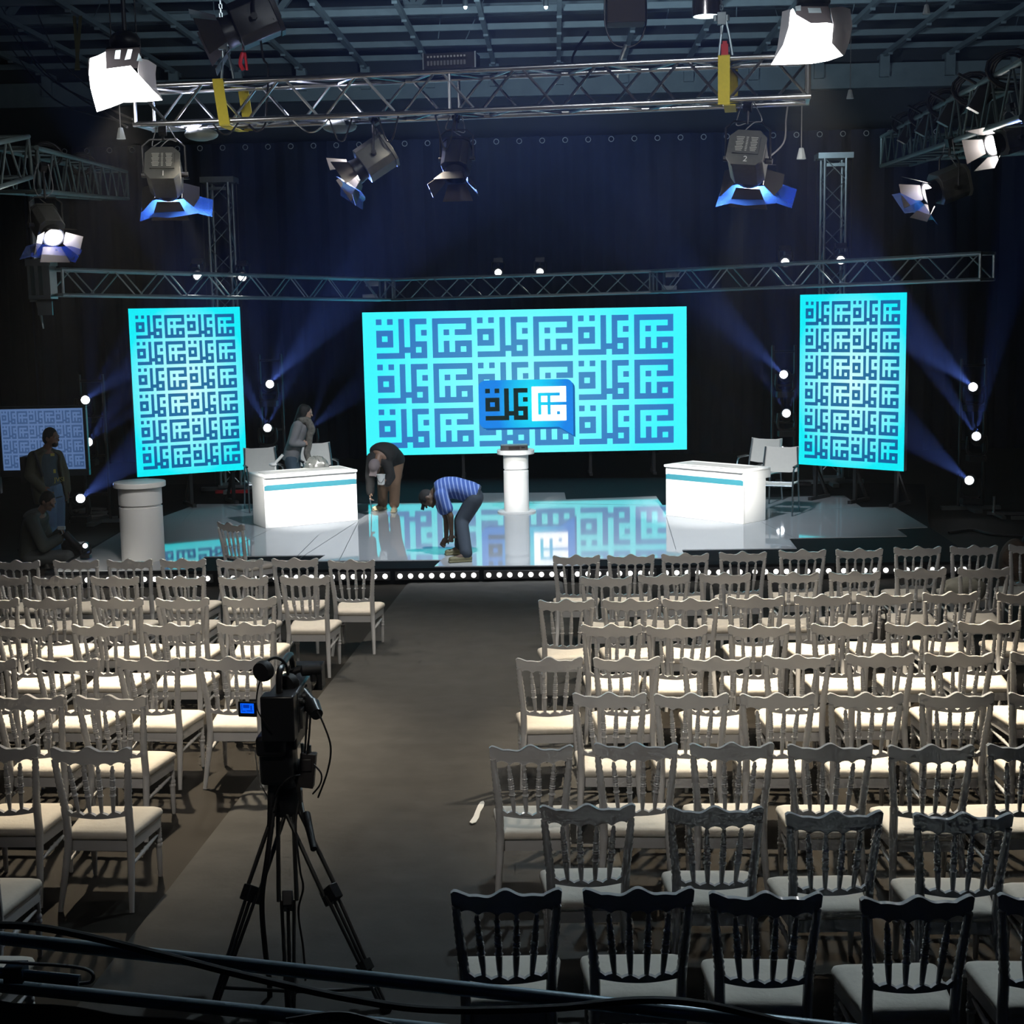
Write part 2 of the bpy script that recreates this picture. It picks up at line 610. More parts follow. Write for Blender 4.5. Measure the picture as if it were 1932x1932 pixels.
def make_chair():
    t = thing('banquet_chair', 'x', 'chair')
    topy, seaty = -.275, -.205

    def by(z):
        return seaty + (topy - seaty) * max(0, (z - .42) / .48)
    # top rail
    N = 36
    up, lo = [], []
    for i in range(N + 1):
        u = i / N
        x = -.222 + .444 * u
        w = .872 + .0145 * math.cos(u * 4 * PI) + .007 * math.cos(u * 8 * PI + .3) * (1 if .15 < u < .85 else .3)
        w -= .016 * (abs(u - .5) * 2) ** 24
        up.append((x, w))
    for i in range(N, -1, -1):
        u = i / N
        x = -.218 + .436 * u
        if u < .065 or u > .935:
            w = .812 + .010 * (abs(u - .5) * 2) ** 30
        else:
            v = ((u - .065) / .87 * 5) % 1
            w = .775 + .030 * math.sqrt(max(0, 1 - (2 * v - 1) ** 2)) - .010 * math.sin(PI * (u - .065) / .87)
        lo.append((x, w))
    tilt = Matrix.Rotation(math.atan2(topy - seaty, .48) * -1, 3, 'X')
    mb = MB()
    rings = []
    for sd, sh in ((-.011, .985), (-.014, 1), (.014, 1), (.011, .985)):
        ring = []
        for x, z in up + lo:
            zz = .825 + (z - .825) * (sh if sh < 1 else 1)
            curve = .022 * (1 - (x / .222) ** 2)
            ring.append(V3((x * (1 - (1 - sh) * .3), by(z) - curve * 1.0 + sd + .012, zz + .023)))
        rings.append(ring)
    mb.ring_skin(rings)
    mb.build('top_rail', M_white, t, 50)
    # lower rail with scalloped upper edge
    up, lo = [], []
    for i in range(31):
        u = i / 30
        x = -.168 + .336 * u
        sag = -.016 * math.sin(PI * u)
        v = (u * 5) % 1
        up.append((x, .550 + sag - .014 * math.sin(PI * v) + (.006 if .35 < v < .65 else 0) * -1))
    for i in range(30, -1, -1):
        u = i / 30
        lo.append((-.168 + .336 * u, .510 - .014 * math.sin(PI * u)))
    rings = []
    for sd in (-.012, .012):
        rings.append([V3((x, by(z) - .018 * (1 - (x / .17) ** 2) + sd, z)) for x, z in up + lo])
    MB().ring_skin(rings).build('lower_rail', M_white, t, 50)
    # four spindles
    for k in range(4):
        u = (k + 1) / 5
        xt = -.200 + .400 * u
        xb = -.160 + .320 * u
        sag = -.016 * math.sin(PI * u)
        turned((xb, by(.54) - .014, .533 + sag), (xt, by(.8) - .016, .805), .0132, 9, .42, .86).build('spindle', M_white, t, 60)
    # rear legs carry the back posts
    for s in (-1, 1):
        mb = MB()
        pts = [V3((s * .198, -.322, 0)), V3((s * .187, -.270, .15)), V3((s * .177, -.222, .30)), V3((s * .174, seaty, .38)), V3((s * .176, by(.55), .55)),
               V3((s * .188, by(.68), .68)), V3((s * .203, by(.83), .835))]
        rr = [.014, .0185, .021, .0225, .0215, .0210, .0165]
        P2, R2 = [], []
        for i in range(len(pts) - 1):
            n = 4 if i < 3 else (10 if i >= 4 else 4)
            for q in range(n):
                f_ = q / n
                P2.append(pts[i].lerp(pts[i + 1], f_))
                r_ = rr[i] + (rr[i + 1] - rr[i]) * f_
                if i >= 4:
                    r_ *= 1 + .09 * math.cos(q * PI)
                R2.append(r_)
        P2.append(pts[-1])
        R2.append(rr[-1])
        mb.path(P2, R2, 8)
        mb.build('leg', M_white, t, 60)
    # turned front legs
    for s in (-1, 1):
        prof = [(.010, 0), (.0125, .01), (.0155, .10), (.0175, .17), (.0175, .18), (.022, .186), (.022, .196), (.017, .202), (.022, .210), (.022, .220), (.018, .226)]
        for i in range(14):
            prof.append((.0185 * (1 + .10 * (1 if i % 2 else -1)), .235 + i * .0075))
        prof += [(.020, .345), (.021, .35), (.021, .36)]
        MB().lathe(prof, 10, (s * .192, .19, 0), (0, 0, 1)).build('leg', M_white, t, 60)
    # seat frame and cushion

    def outl(g, n=6):
        cs = [(-.172, -.20), (.172, -.20), (.215, .20), (-.215, .20)]
        pts = []
        rad = .035
        cc = V3((0, 0, 0))
        for i in range(4):
            a, b, c = V3((*cs[i - 1], 0)), V3((*cs[i], 0)), V3((*cs[(i + 1) % 4], 0))
            e0, e1 = (a - b).normalized(), (c - b).normalized()
            q0, q1 = b + e0 * rad, b + e1 * rad
            for k in range(n + 1):
                tt = k / n
                p = q0 * (1 - tt) ** 2 + b * 2 * tt * (1 - tt) + q1 * tt * tt
                pts.append(p)
        pts2 = []
        for p in pts:
            bow = .018 * (1 - (p.x / .215) ** 2) if p.y > .1 else 0
            pts2.append((p.x * (1 + g / .2), (p.y + bow) * (1 + g / .2)))
        return pts2
    MB().slab(outl(0), .300, .360).build('seat_frame', M_white, t, 35)
    rings = []
    for g, z in ((-.012, .359), (.004, .363), (.012, .374), (.013, .389), (.008, .403), (-.012, .415), (-.05, .422), (-.11, .426), (-.17, .427)):
        rings.append([V3((x, y, z)) for x, y in outl(g)])
    MB().ring_skin(rings).build('cushion', M_cush, t, 60)
    # stretchers
    for s in (-1, 1):
        turned((s * .182, -.240, .235), (s * .192, .18, .255), .0105, 0, .45, .5, 2).build('stretcher', M_white, t, 60)
    turned((-.19, .19, .30), (.19, .19, .30), .0095, 0, .45, .5, 2).build('stretcher', M_white, t, 60)
    return t


chair0 = make_chair()
used = [False]


def put_chair(px, py, label, group, yaw=0.):
    p = P(px, py, .905)
    yaw = math.radians(yaw)
    c = chair0 if not used[0] else copy_tree(chair0)
    used[0] = True
    c.location = (p.x - math.sin(yaw) * .283 , p.y + math.cos(yaw) * .283, 0)
    c.rotation_euler = (0, 0, yaw)
    c['label'] = label
    c['group'] = group
    return c


LEFT = [  # rows from the stage; chairs from the aisle outwards: (x0, x1, y)
    [(617, 707, 1057), (512, 598, 1054), (407, 495, 1055), (300, 387, 1055), (199, 287, 1056), (97, 186, 1057), (-14, 75, 1058)],
    [(527, 621, 1087), (410, 505, 1088), (292, 386, 1088), (169, 259, 1088), (60, 150, 1088), (-42, 52, 1087)],
    [(417, 522, 1127), (290, 394, 1129), (168, 268, 1129), (42, 141, 1129), (-68, 35, 1129)],
    [(407, 519, 1176), (268, 376, 1177), (130, 243, 1179), (-12, 96, 1181)],
    [(369, 495, 1241), (216, 338, 1242), (63, 183, 1243), (-92, 29, 1243)],
    [(139, 273, 1314), (-16, 119, 1313)],
    [(90, 245, 1412), (-84, 70, 1407)],
    [(-190, -6, 1541)],
    [(-246, -30, 1684)],
]
RIGHT = [
    [(1043, 1132, 1048), (1145, 1236, 1047), (1247, 1339, 1045), (1357, 1447, 1042), (1469, 1561, 1038), (1576, 1669, 1036), (1687, 1778, 1032), (1793, 1885, 1030), (1905, 1995, 1027)],
    [(1095, 1193, 1088), (1203, 1301, 1084), (1319, 1417, 1082), (1448, 1547, 1081), (1562, 1665, 1079), (1689, 1788, 1073), (1809, 1907, 1071)],
    [(1015, 1122, 1132), (1136, 1244, 1131), (1250, 1357, 1130), (1372, 1480, 1126), (1498, 1607, 1123), (1615, 1725, 1121), (1740, 1850, 1118), (1882, 1990, 1118)],
    [(1096, 1212, 1179), (1218, 1337, 1181), (1373, 1492, 1180), (1530, 1651, 1177), (1669, 1792, 1176), (1808, 1928, 1173)],
    [(972, 1101, 1242), (1118, 1248, 1241), (1286, 1417, 1241), (1440, 1570, 1237), (1595, 1730, 1234), (1742, 1880, 1233), (1905, 2040, 1230)],
    [(1079, 1221, 1309), (1232, 1378, 1310), (1393, 1542, 1310), (1560, 1709, 1309), (1732, 1882, 1309), (1905, 2050, 1308)],
    [(921, 1083, 1409), (1119, 1281, 1404), (1300, 1463, 1404), (1483, 1652, 1406), (1673, 1844, 1408), (1860, 2030, 1404)],
    [(1017, 1201, 1521), (1256, 1444, 1525), (1478, 1674, 1534), (1719, 1920, 1537), (1950, 2150, 1545)],
    [(848, 1062, 1682), (1096, 1314, 1679), (1334, 1557, 1687), (1618, 1849, 1695), (1880, 2110, 1690)],
]
random.seed(11)
for side, rows_, wd in ((-1, LEFT, 'left'), (1, RIGHT, 'right')):
    for r, row in enumerate(rows_):
        for c, (a, b, y) in enumerate(row):
            yaw = random.uniform(-2.5, 2.5) + (-2.5 if side < 0 else 0)
            lab = 'white chair with cream seat, %s from the aisle in %s row of %s block' % (ORD[c], ORD[r], wd)
            put_chair((a + b) / 2, y, lab, 'white banquet chairs of the %s block' % wd, yaw)
c = put_chair(432, 987, 'white chair turned aside, alone in front of the stage beyond the left block', 'white banquet chairs of the left block', -38)
# ------------------------------------------------------------------ trusses
def truss(name, label, a, b, h=.34, d=.42, cr=.025, br=.011, bay=.40, ma=None, group=None, up=(0, 0, 1), ends=True, kind_label=None):
    """box truss; a, b are the ends of its axis"""
    ma = ma or M_alu
    a, b = V3(a), V3(b)
    R = basis(b - a, up)
    L = (b - a).length
    t = thing(name, label, 'truss', group=group)
    place(t, a, R)
    crn = [(-d / 2, -h / 2), (d / 2, -h / 2), (d / 2, h / 2), (-d / 2, h / 2)]
    for x, z in crn:
        MB().tube((x, 0, z), (x, L, z), cr, seg=10).build('chord', ma, t)
    mb = MB()
    n = max(2, round(L / bay))
    for q in range(4):
        c0, c1 = crn[q], crn[(q + 1) % 4]
        for i in range(n):
            y0, y1 = L * i / n, L * (i + 1) / n
            fl_ = (i + (1 if q == 2 else 0)) % 2
            p, r_ = (c0, c1) if fl_ else (c1, c0)
            mb.tube((p[0], y0 + .03, p[1]), (r_[0], y1 - .03, r_[1]), br, seg=6)
    mb.build('bracing', ma, t)
    if ends:
        for y in (0.02, L - .02):
            mb = MB()
            for q in range(4):
                c0, c1 = crn[q], crn[(q + 1) % 4]
                mb.tube((c0[0], y, c0[1]), (c1[0], y, c1[1]), cr * .8, seg=8)
            mb.build('end_frame', ma, t)
    return t


FTZ = 4.926
ta, tb = P(252, 235, FTZ), P(1530, 181, FTZ)
tdir = (tb - ta).normalized()
tn = V3((-tdir.y, tdir.x, 0))
tc = lambda t: ta.lerp(tb, t) + tn * .21 + V3((0, 0, .17))
front_truss = truss('box_truss', 'long aluminium box truss hung with lamps and yellow straps above the seats', tc(0), tc(1), bay=.355, br=.014)
# the joint half way
Lt = (tb - ta).length
for s in (-.21, .21):
    MB().tube((s, Lt * .487, -.17), (s, Lt * .487, .17), .014).build('joint_post', M_alu, front_truss)


def Dk(px, py, k):
    return EYE + ray(px, py) * (F / k)


bt = [Dk(92, 532, 141), Dk(729, 546.7, 111), Dk(1240, 531, 117), Dk(1873, 501.5, 144)]
BT = []
for i, lab in enumerate(('left curved end section of the long truss above the screens', 'middle section of the long truss above the main screen', 'right curved end section of the long truss above the screens')):
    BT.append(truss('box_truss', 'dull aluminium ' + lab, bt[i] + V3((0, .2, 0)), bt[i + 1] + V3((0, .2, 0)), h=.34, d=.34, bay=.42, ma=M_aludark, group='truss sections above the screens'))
for i in (1, 2):
    mb = MB().box((0, 0, .12), (.22, .05, .11)).box((-.05, 0, -.12), (.24, .05, .10))
    o = mb.build('truss_joint', M_aludark)
    o.location = bt[i] + V3((-.25 if i == 1 else .25, .1, 0))
    tag(o, 'flat grey connector plates where the %s truss sections meet' % ('left' if i == 1 else 'right'), 'plate')
# sleeve block and pole at the left end
e = bt[0] + V3((-.12, .1, 0))
t = thing('truss_corner_block', 'grey sleeve block with hanging plate on the left end of the long truss', 'truss', e)
bev(MB().box((0, 0, .26), (.34, .3, .09)).box((0, 0, -.2), (.30, .3, .05)).build('plate', M_aludark, t), .004)
MB().box((-.13, 0, .02), (.04, .28, .42)).box((-.03, 0, .02), (.05, .28, .42)).box((.10, 0, .02), (.10, .28, .42)).build('upright', M_aludark, t)
MB().box((.05, -.1, -.33), (.20, .03, .22)).box((.0, -.1, -.24), (.30, .03, .04)).build('plate', M_aludark, t)
pole = MB().path([Dk(58, 370, 138), Dk(67, 500, 138), Dk(70, 560, 138), Dk(82, 620, 138)], [.045, .045, .035, .012], 8)
tag(pole.build('hanging_pole', M_aludark), 'thin grey pole hanging beside the left end block of the long truss', 'pole')

# towers
for (x0, x1, yt, side) in ((388, 440, 345, 'left'), (1543, 1603, 300, 'right')):
    k = 114 if side == 'left' else 117
    top = Dk((x0 + x1) / 2, yt, k)
    base = V3((top.x, top.y, ZS + .012))
    lab = 'upright box truss tower with a head block behind the %s screen' % side
    t = thing('truss_tower', lab, 'truss', base, 0, 'truss towers')
    H = top.z - base.z
    w = .34
    crn = [(-w / 2, -w / 2), (w / 2, -w / 2), (w / 2, w / 2), (-w / 2, w / 2)]
    for x, y in crn:
        MB().tube((x, y, .1), (x, y, H), .025, seg=8).build('chord', M_aludark, t)
    mb = MB()
    n = round(H / .36)
    for q in range(4):
        c0, c1 = crn[q], crn[(q + 1) % 4]
        for i in range(n):
            p, r_ = (c0, c1) if (i + q) % 2 else (c1, c0)
            mb.tube((p[0], p[1], .12 + (H - .12) * i / n), (r_[0], r_[1], .12 + (H - .12) * (i + 1) / n), .009, seg=6)
    mb.build('bracing', M_aludark, t)
    MB().box((0, 0, H + .04), (.56, .42, .09)).box((0, -.1, H - .1), (.36, .05, .05)).build('head_block', M_aludark, t)
    MB().box((0, 0, .02), (1.1, .10, .06)).box((0, 0, .02), (.10, 1.1, .06)).box((0, 0, .08), (.42, .42, .05)).build('base', M_aludark, t)
    cb = MB()
    for s in (-1, 1):
        cb.tube((s * .29, -.05, .1), (s * .29, -.05, H), .006, seg=5)
    cb.build('hoist_line', M_black, t)
    if side == 'left':
        tag(MB().box((base.x + .1, base.y - .4, .232), (.62, .10, .05)).build('red_bar', mat('red painted steel', (.45, .02, .03), .4)), 'short red bar lying at the foot of the left truss tower', 'bar')

# side trusses, receding
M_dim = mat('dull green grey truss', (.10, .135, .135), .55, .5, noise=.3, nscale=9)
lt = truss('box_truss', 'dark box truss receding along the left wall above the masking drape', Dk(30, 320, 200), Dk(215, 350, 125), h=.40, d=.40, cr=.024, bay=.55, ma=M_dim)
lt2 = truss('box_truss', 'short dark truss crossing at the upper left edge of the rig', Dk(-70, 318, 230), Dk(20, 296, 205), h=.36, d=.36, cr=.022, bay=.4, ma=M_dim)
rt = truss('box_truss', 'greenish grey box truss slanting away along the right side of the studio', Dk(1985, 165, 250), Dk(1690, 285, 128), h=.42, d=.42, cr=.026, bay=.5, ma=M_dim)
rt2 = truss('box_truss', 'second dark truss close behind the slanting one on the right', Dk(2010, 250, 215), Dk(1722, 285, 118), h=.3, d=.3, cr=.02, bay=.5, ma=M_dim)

# ------------------------------------------------------------------ lamps
M_gel = mat('blue colour gel', (.04, .16, .75), .25, alpha=.55, noise=.3, nscale=6, spec=.8)
M_gelclr = mat('clear frost gel', (.55, .55, .62), .35, alpha=.45, spec=.8)
M_label = mat('pale label print', (.45, .44, .38), .6)
M_hot = emit('glowing lamp mouth', (1, .97, .95), 22)
M_barn = mat('barn door black', (.05, .045, .045), .5, .4)


def fresnel(label, at, target, s=1., num=None, gel=True, lit=True, hang=.55, roll=0., name='stage_lamp', bodymat=None, glow=True):
    """theatre lamp; its light goes along local +Y"""
    bm_ = bodymat or M_bodyblk
    R = basis(V3(target) - V3(at))
    if roll:
        R = R @ Matrix.Rotation(roll, 3, 'Y')
    t = thing(name, label, 'lamp', group='theatre lamps on the rig')
    place(t, at, R)
    oc = [(-.09, .17), (.09, .17), (.15, .11), (.15, -.09), (.10, -.15), (-.10, -.15), (-.15, -.09), (-.15, .11)]
    oc = [(x * s, z * s) for x, z in oc]
    bev(MB().prism(oc, .30 * s).build('housing', bm_, t), .006 * s)
    oc2 = [(x * 1.05, z * 1.05) for x, z in oc]
    bp = MB().prism(oc2, .03 * s, org=(0, -.165 * s, 0)).box((.0, -.185 * s, .03 * s), (.22 * s, .012 * s, .17 * s)).build('back_plate', bm_, t)
    lb = MB()
    for r_ in range(9):
        for c_, w in ((-.06, .07), (.0, .02), (.06, .06)):
            ww = w * (1 - .25 * ((r_ * 7 + int(c_ * 100)) % 3) / 2)
            lb.box((c_ * s, -.1925 * s, (.10 - r_ * .016) * s), (ww * s, .002, .007 * s))
    lb.build('label', M_label, bp)
    MB().lathe([(.115 * s, .15 * s), (.118 * s, .20 * s), (.125 * s, .22 * s), (.125 * s, .25 * s), (.108 * s, .25 * s), (.105 * s, .20 * s)], 20, (0, 0, 0), (0, 1, 0)).build('lens_ring', M_black, t)
    MB().lathe([(.001, .215 * s), (.06 * s, .212 * s), (.104 * s, .20 * s), (.104 * s, .195 * s), (.001, .195 * s)], 20, (0, 0, 0), (0, 1, 0)).build('lens', M_hot if lit else mat('dark lens', (.05, .05, .06), .1), t)
    for q in range(4):
        Q = Matrix.Rotation(q * PI / 2, 3, 'Y')
        mb = MB()
        wide = .13 if q % 2 == 0 else .10
        g = []
        for v in (0, 1):
            row = []
            for u in (-1, 0, 1):
                row.append(Q @ V3((u * (wide * .8 + v * wide * .55) * s, (.25 + v * .16) * s, (.125 + v * (.10 if q % 2 == 0 else .14)) * s)))
            g.append(row)
        mb.sheet(g, .004).build('barn_door', M_barn, t)
    if gel:
        g = []
        for v in range(4):
            row = []
            for u in range(6):
                x = -.27 + .66 * u / 5
                row.append(V3((x * s, (.30 + .10 * v / 3 + .05 * (abs(u - 2.5) / 2.5) ** 2) * s, (-.27 + .05 * u / 5 + .25 * v / 3 + .02 * math.sin(u * 2.)) * s)))
            g.append(row)
        MB().sheet(g, .002).build('colour_gel', M_gel, t)
    if lit:
        light('POINT', 'lamp_spill', V3(at) + R @ V3((0, .30 * s, 0)), 20, (1, .96, .9), size=.05)
    # yoke and clamp go up to the pipe
    up_l = R.transposed() @ V3((0, 0, 1))
    yk = MB()
    mid = up_l * (.30 * s)
    p = [V3((-.19 * s, 0, 0)), V3((-.19 * s, 0, 0)) + mid * .85, V3((-.12 * s, 0, 0)) + mid * 1.05, V3((.12 * s, 0, 0)) + mid * 1.05, V3((.19 * s, 0, 0)) + mid * .85, V3((.19 * s, 0, 0))]
    yk.path(p, .011 * s, 6)
    yk.tube((-.15 * s, 0, 0), (-.21 * s, 0, 0), .025 * s)
    yk.tube((.15 * s, 0, 0), (.21 * s, 0, 0), .025 * s)
    yk.build('yoke', M_black, t)
    if hang:
        cl = MB().tube(mid * 1.0, up_l * hang, .014 * s).box(up_l * (hang - .03), (.07 * s, .07 * s, .09 * s), None)
        cl.build('clamp', M_black, t)
        cb = MB()
        a_ = up_l * hang
        cb.path([a_ + V3((.05, 0, 0)), up_l * (hang * .7) + V3((.12 * s, 0, 0)), mid + V3((.05, -.02, 0)), mid * .6 + V3((-.06, -.05, 0))], .005, 5, 5)
        cb.path([a_ + V3((-.05, 0, 0)), up_l * (hang * .6) + V3((-.10 * s, 0, 0)), mid * 1.05], .005, 5, 5)
        cb.build('safety_cable', mat('grey cable', (.25, .25, .25), .5), t)
    if num:
        text('number', num, .075 * s, (0.01, -.1945 * s if False else -.183 * s, -.105 * s), Matrix.Rotation(PI / 2, 3, 'X'), mat('white paint number', (.7, .7, .65), .6), bp)
    return t, R


AIM = {}
# the four lamps below the front truss
def on_truss(px, py, off=.0):
    d = ray(px, py)
    p0 = ta + tn * (.21 + off)
    n2 = V3((tn.x, tn.y, 0))
    return EYE + d * ((p0 - EYE).dot(n2) / d.dot(n2))


l1 = on_truss(311, 330)
l2 = on_truss(708, 300)
l3 = on_truss(862, 300)
l4 = on_truss(1411, 302)
deskL, deskR, podC, podL = P(580, 985, .8), P(1345, 975, .8), P(974, 965, .8), P(262, 1050, .5)
fresnel('grey black theatre lamp numbered 1 with torn blue gel, hanging from the truss', l1, l1 + (l1 - EYE).normalized() + V3((.12, 0, -.62)), 1.02, '1', hang=FTZ - l1.z)
fresnel('black theatre lamp under the truss pointing sideways, its open doors glowing', l2, P(640, 1180, 3.3) if False else l2 + V3((-1.6, -.35, -1.05)), .92, hang=FTZ - l2.z, roll=.3)
t, R = fresnel('small unlit dark lamp under the middle of the truss', l3, l3 + V3((-.1, -.55, -1)), .8, gel=False, lit=False, hang=FTZ - l3.z, bodymat=M_black)
fresnel('grey black theatre lamp numbered 2 with blue gel, hanging from the truss', l4, l4 + (l4 - EYE).normalized() + V3((.10, 0, -.62)), 1.02, '2', hang=FTZ - l4.z, roll=.12)
# lamps on the side trusses
ll = Dk(88, 425, 205)
fresnel('bright lamp with a blue gel bag hanging at the left edge of the rig', ll, ll + V3((.75, -.9, -.9)), .80, hang=.55)
lr = Dk(1790, 350, 190)
fresnel('black lamp aimed left with curled frost gel, under the right truss', lr, lr + V3((-1.5, -.35, -.55)), .95, hang=.45, roll=-.2)
lr2 = Dk(1905, 262, 215)
fresnel('lamp with glowing edges high under the right truss near the picture edge', lr2, lr2 + V3((-1.5, -.6, -.5)), .8, gel=False, hang=.3)
ld = Dk(480, 40, 205)
t, R = fresnel('black lamp seen from below above the front truss, beside the chain', ld, ld + V3((-1.3, -.25, -.55)), 1.25, gel=False, lit=False, hang=.5, bodymat=M_black)
lu = Dk(1180, 18, 200)
t = thing('speaker_box', 'dark box hanging by a wire bail above the front truss', 'box', lu)
bev(MB().box((0, 0, .02), (.36, .3, .32)).build('case', mat('dark brown box', (.035, .025, .022), .7), t), .01)
MB().path([V3((-.19, 0, .15)), V3((-.19, 0, -.14)), V3((-.1, 0, -.32)), V3((.1, 0, -.32)), V3((.19, 0, -.14)), V3((.19, 0, .15))], .009, 6, 4).build('bail', M_black, t)
MB().path([V3((0, 0, -.32)), V3((-.05, 0, -.45)), V3((-.09, .05, -.62))], .02, 6).build('clamp', M_aludark, t)
# silver can lamp near the right strap
lc = Dk(1333, 10, 205)
t = thing('can_lamp', 'shiny metal can lamp pointing down over the right strap', 'lamp', lc)
MB().lathe([(.02, .25), (.11, .22), (.13, .1), (.135, -.10), (.125, -.10), (.12, .1)], 20).build('can', mat('polished can', (.3, .27, .26), .2, .9), t)
MB().lathe([(.001, -.07), (.122, -.085), (.122, -.075), (.001, -.06)], 20).build('lens', emit('cool lens', (.75, .95, 1), 5), t)
MB().tube((0, 0, .25), (0, 0, 1.2), .015).build('pipe', M_black, t)
for px, py, lab in ((830 / 1, 6, 'above the dimmer box'), (1029, 6, 'right of the dimmer box, high on the grid')):
    pass
# small lit work lamps on the grid
for i, (px, py, lab) in enumerate(((878, 8, 'left'), (1030, 8, 'right'))):
    q = Dk(px, py, 104)
    t = thing('grid_lamp', 'small bright lamp clipped to the roof lattice, %s one of two' % lab, 'lamp', q, 0, 'small lamps on the lattice')
    MB().lathe([(.02, .12), (.045, .08), (.05, -.04), (.04, -.04)], 12).build('shell', M_aludark, t)
    MB().ell((0, 0, -.04), (.035, .035, .05)).build('bulb', emit('cool bulb', (.6, .85, 1), 12), t)


# big soft lamps facing the seats
def curved(grid_px, k):
    return [[Dk(x, y, kk) for x, y, kk in row] for row in grid_px]


M_blow = emit('lit diffusion sheet', (1, .985, .96), 9)
M_frost = mat('frosted diffusion', (.75, .72, .74), .5, alpha=.72, trans=.0)
M_tape = mat('silver tape', (.45, .55, .60), .35, .5)


def softlamp(label, px, py, k, body, sheet, flapL, flapR, tapes, target, mirror=1):
    c = Dk(px, py, k)
    t = thing('soft_lamp', label, 'lamp', c, group='big soft lamps over the truss')

    def loc(o):
        o.location = -c
        return o
    bx = []
    for (x, y, kk) in body[0]:
        bx.append(Dk(x, y, kk))
    for (x, y, kk) in body[1]:
        bx.append(Dk(x, y, kk))
    o = loc(MB().add(bx, [(0, 1, 2, 3), (4, 7, 6, 5), (0, 4, 5, 1), (1, 5, 6, 2), (2, 6, 7, 3), (3, 7, 4, 0)]).build('housing', M_hood, t))
    loc(MB().sheet(curved(sheet, k), .003).build('diffusion_sheet', M_blow, t))
    for f in (flapL, flapR):
        loc(MB().sheet(curved(f, k), .003).build('diffusion_flap', M_frost, t))
    for tp in tapes:
        q = [Dk(x, y, kk) for x, y, kk in tp]
        loc(MB().sheet([[q[0], q[1]], [q[3], q[2]]], .002).build('tape_strip', M_tape, t))
    return t


soft_a = softlamp('huge glowing soft lamp with taped diffusion on the left end of the truss', 235, 130, 222,
         ([(199, 93, 228), (263, 89, 228), (266, 128, 226), (197, 132, 226)], [(203, 88, 216), (265, 84, 216), (268, 118, 216), (201, 120, 216)]),
         [[(170, 110, 219), (183, 106, 223), (199, 98, 228), (200, 130, 232), (246, 124, 231), (262, 142, 226)],
          [(168, 140, 222), (182, 134, 228), (197, 131, 232), (200, 131, 232), (246, 125, 231), (262, 143, 226)],
          [(172, 170, 226), (190, 165, 232), (213, 160, 235), (217, 160, 235), (258, 158, 232), (290, 172, 226)],
          [(183, 211, 230), (208, 203, 235), (233, 193, 236), (237, 193, 236), (275, 192, 232), (306, 189, 226)]],
         [[(166, 108, 217), (168, 110, 219)], [(165, 130, 217), (168, 140, 221)], [(168, 150, 218), (171, 168, 224)]],
         [[(263, 110, 227), (279, 113, 224), (295, 123, 219)], [(260, 130, 228), (278, 135, 224), (293, 140, 219)], [(262, 146, 227), (280, 160, 225), (295, 165, 220)], [(290, 172, 227), (300, 180, 226), (307, 188, 225)]],
         [[(218, 95, 230), (228, 94, 230), (226, 111, 229), (216, 111, 229)], [(241, 93, 230), (250, 93, 230), (246, 111, 229), (235, 113, 229)], [(262, 100, 230), (266, 108, 229), (269, 115, 229), (258, 115, 229)]],
         (0, 0, 0))
soft_b = softlamp('huge glowing soft lamp with clear side gels on the right end of the truss', 1535, 60, 238,
         ([(1501, 12, 244), (1563, 12, 244), (1570, 46, 242), (1504, 46, 242)], [(1508, 2, 232), (1560, 2, 232), (1566, 36, 232), (1510, 36, 232)]),
         [[(1492, 20, 240), (1496, 16, 243), (1502, 28, 246), (1530, 44, 249), (1560, 43, 247), (1572, 45, 242)],
          [(1489, 50, 242), (1498, 46, 245), (1504, 45, 246), (1530, 45, 249), (1560, 44, 247), (1572, 46, 242)],
          [(1478, 85, 245), (1492, 84, 248), (1505, 82, 250), (1530, 80, 252), (1552, 78, 249), (1569, 82, 243)],
          [(1455, 122, 247), (1475, 122, 250), (1495, 121, 252), (1532, 120, 253), (1562, 115, 249), (1590, 105, 243)]],
         [[(1476, 22, 236), (1492, 17, 240)], [(1473, 50, 236), (1488, 52, 242)], [(1467, 90, 238), (1478, 88, 244)], [(1458, 117, 242), (1462, 118, 246)]],
         [[(1566, 15, 243), (1588, 12, 239), (1604, 17, 234)], [(1572, 45, 243), (1590, 45, 239), (1608, 48, 234)], [(1569, 82, 243), (1585, 85, 239), (1602, 80, 234)], [(1578, 97, 243), (1588, 101, 240), (1593, 104, 238)]],
         [[(1500, 12, 245), (1511, 10, 245), (1511, 20, 245), (1502, 20, 245)], [(1524, 15, 246), (1548, 15, 246), (1550, 24, 246), (1526, 24, 246)]],
         (0, 0, 0))
for sft, (px, py, k) in ((soft_a, (236, 80, 218)), (soft_b, (1535, 0, 234))):
    c = Dk(px, py, k)
    o = MB().ell(c, (.14, .14, .10)).tube(c, c + V3((0, 0, .8)), .02).tube(c + V3((-.12, 0, 0)), c + V3((-.12, 0, 3)), .006).tube(c + V3((.1, 0, 0)), c + V3((.1, 0, 3)), .006).build('hanger', M_black, sft)
    o.location = -sft.location

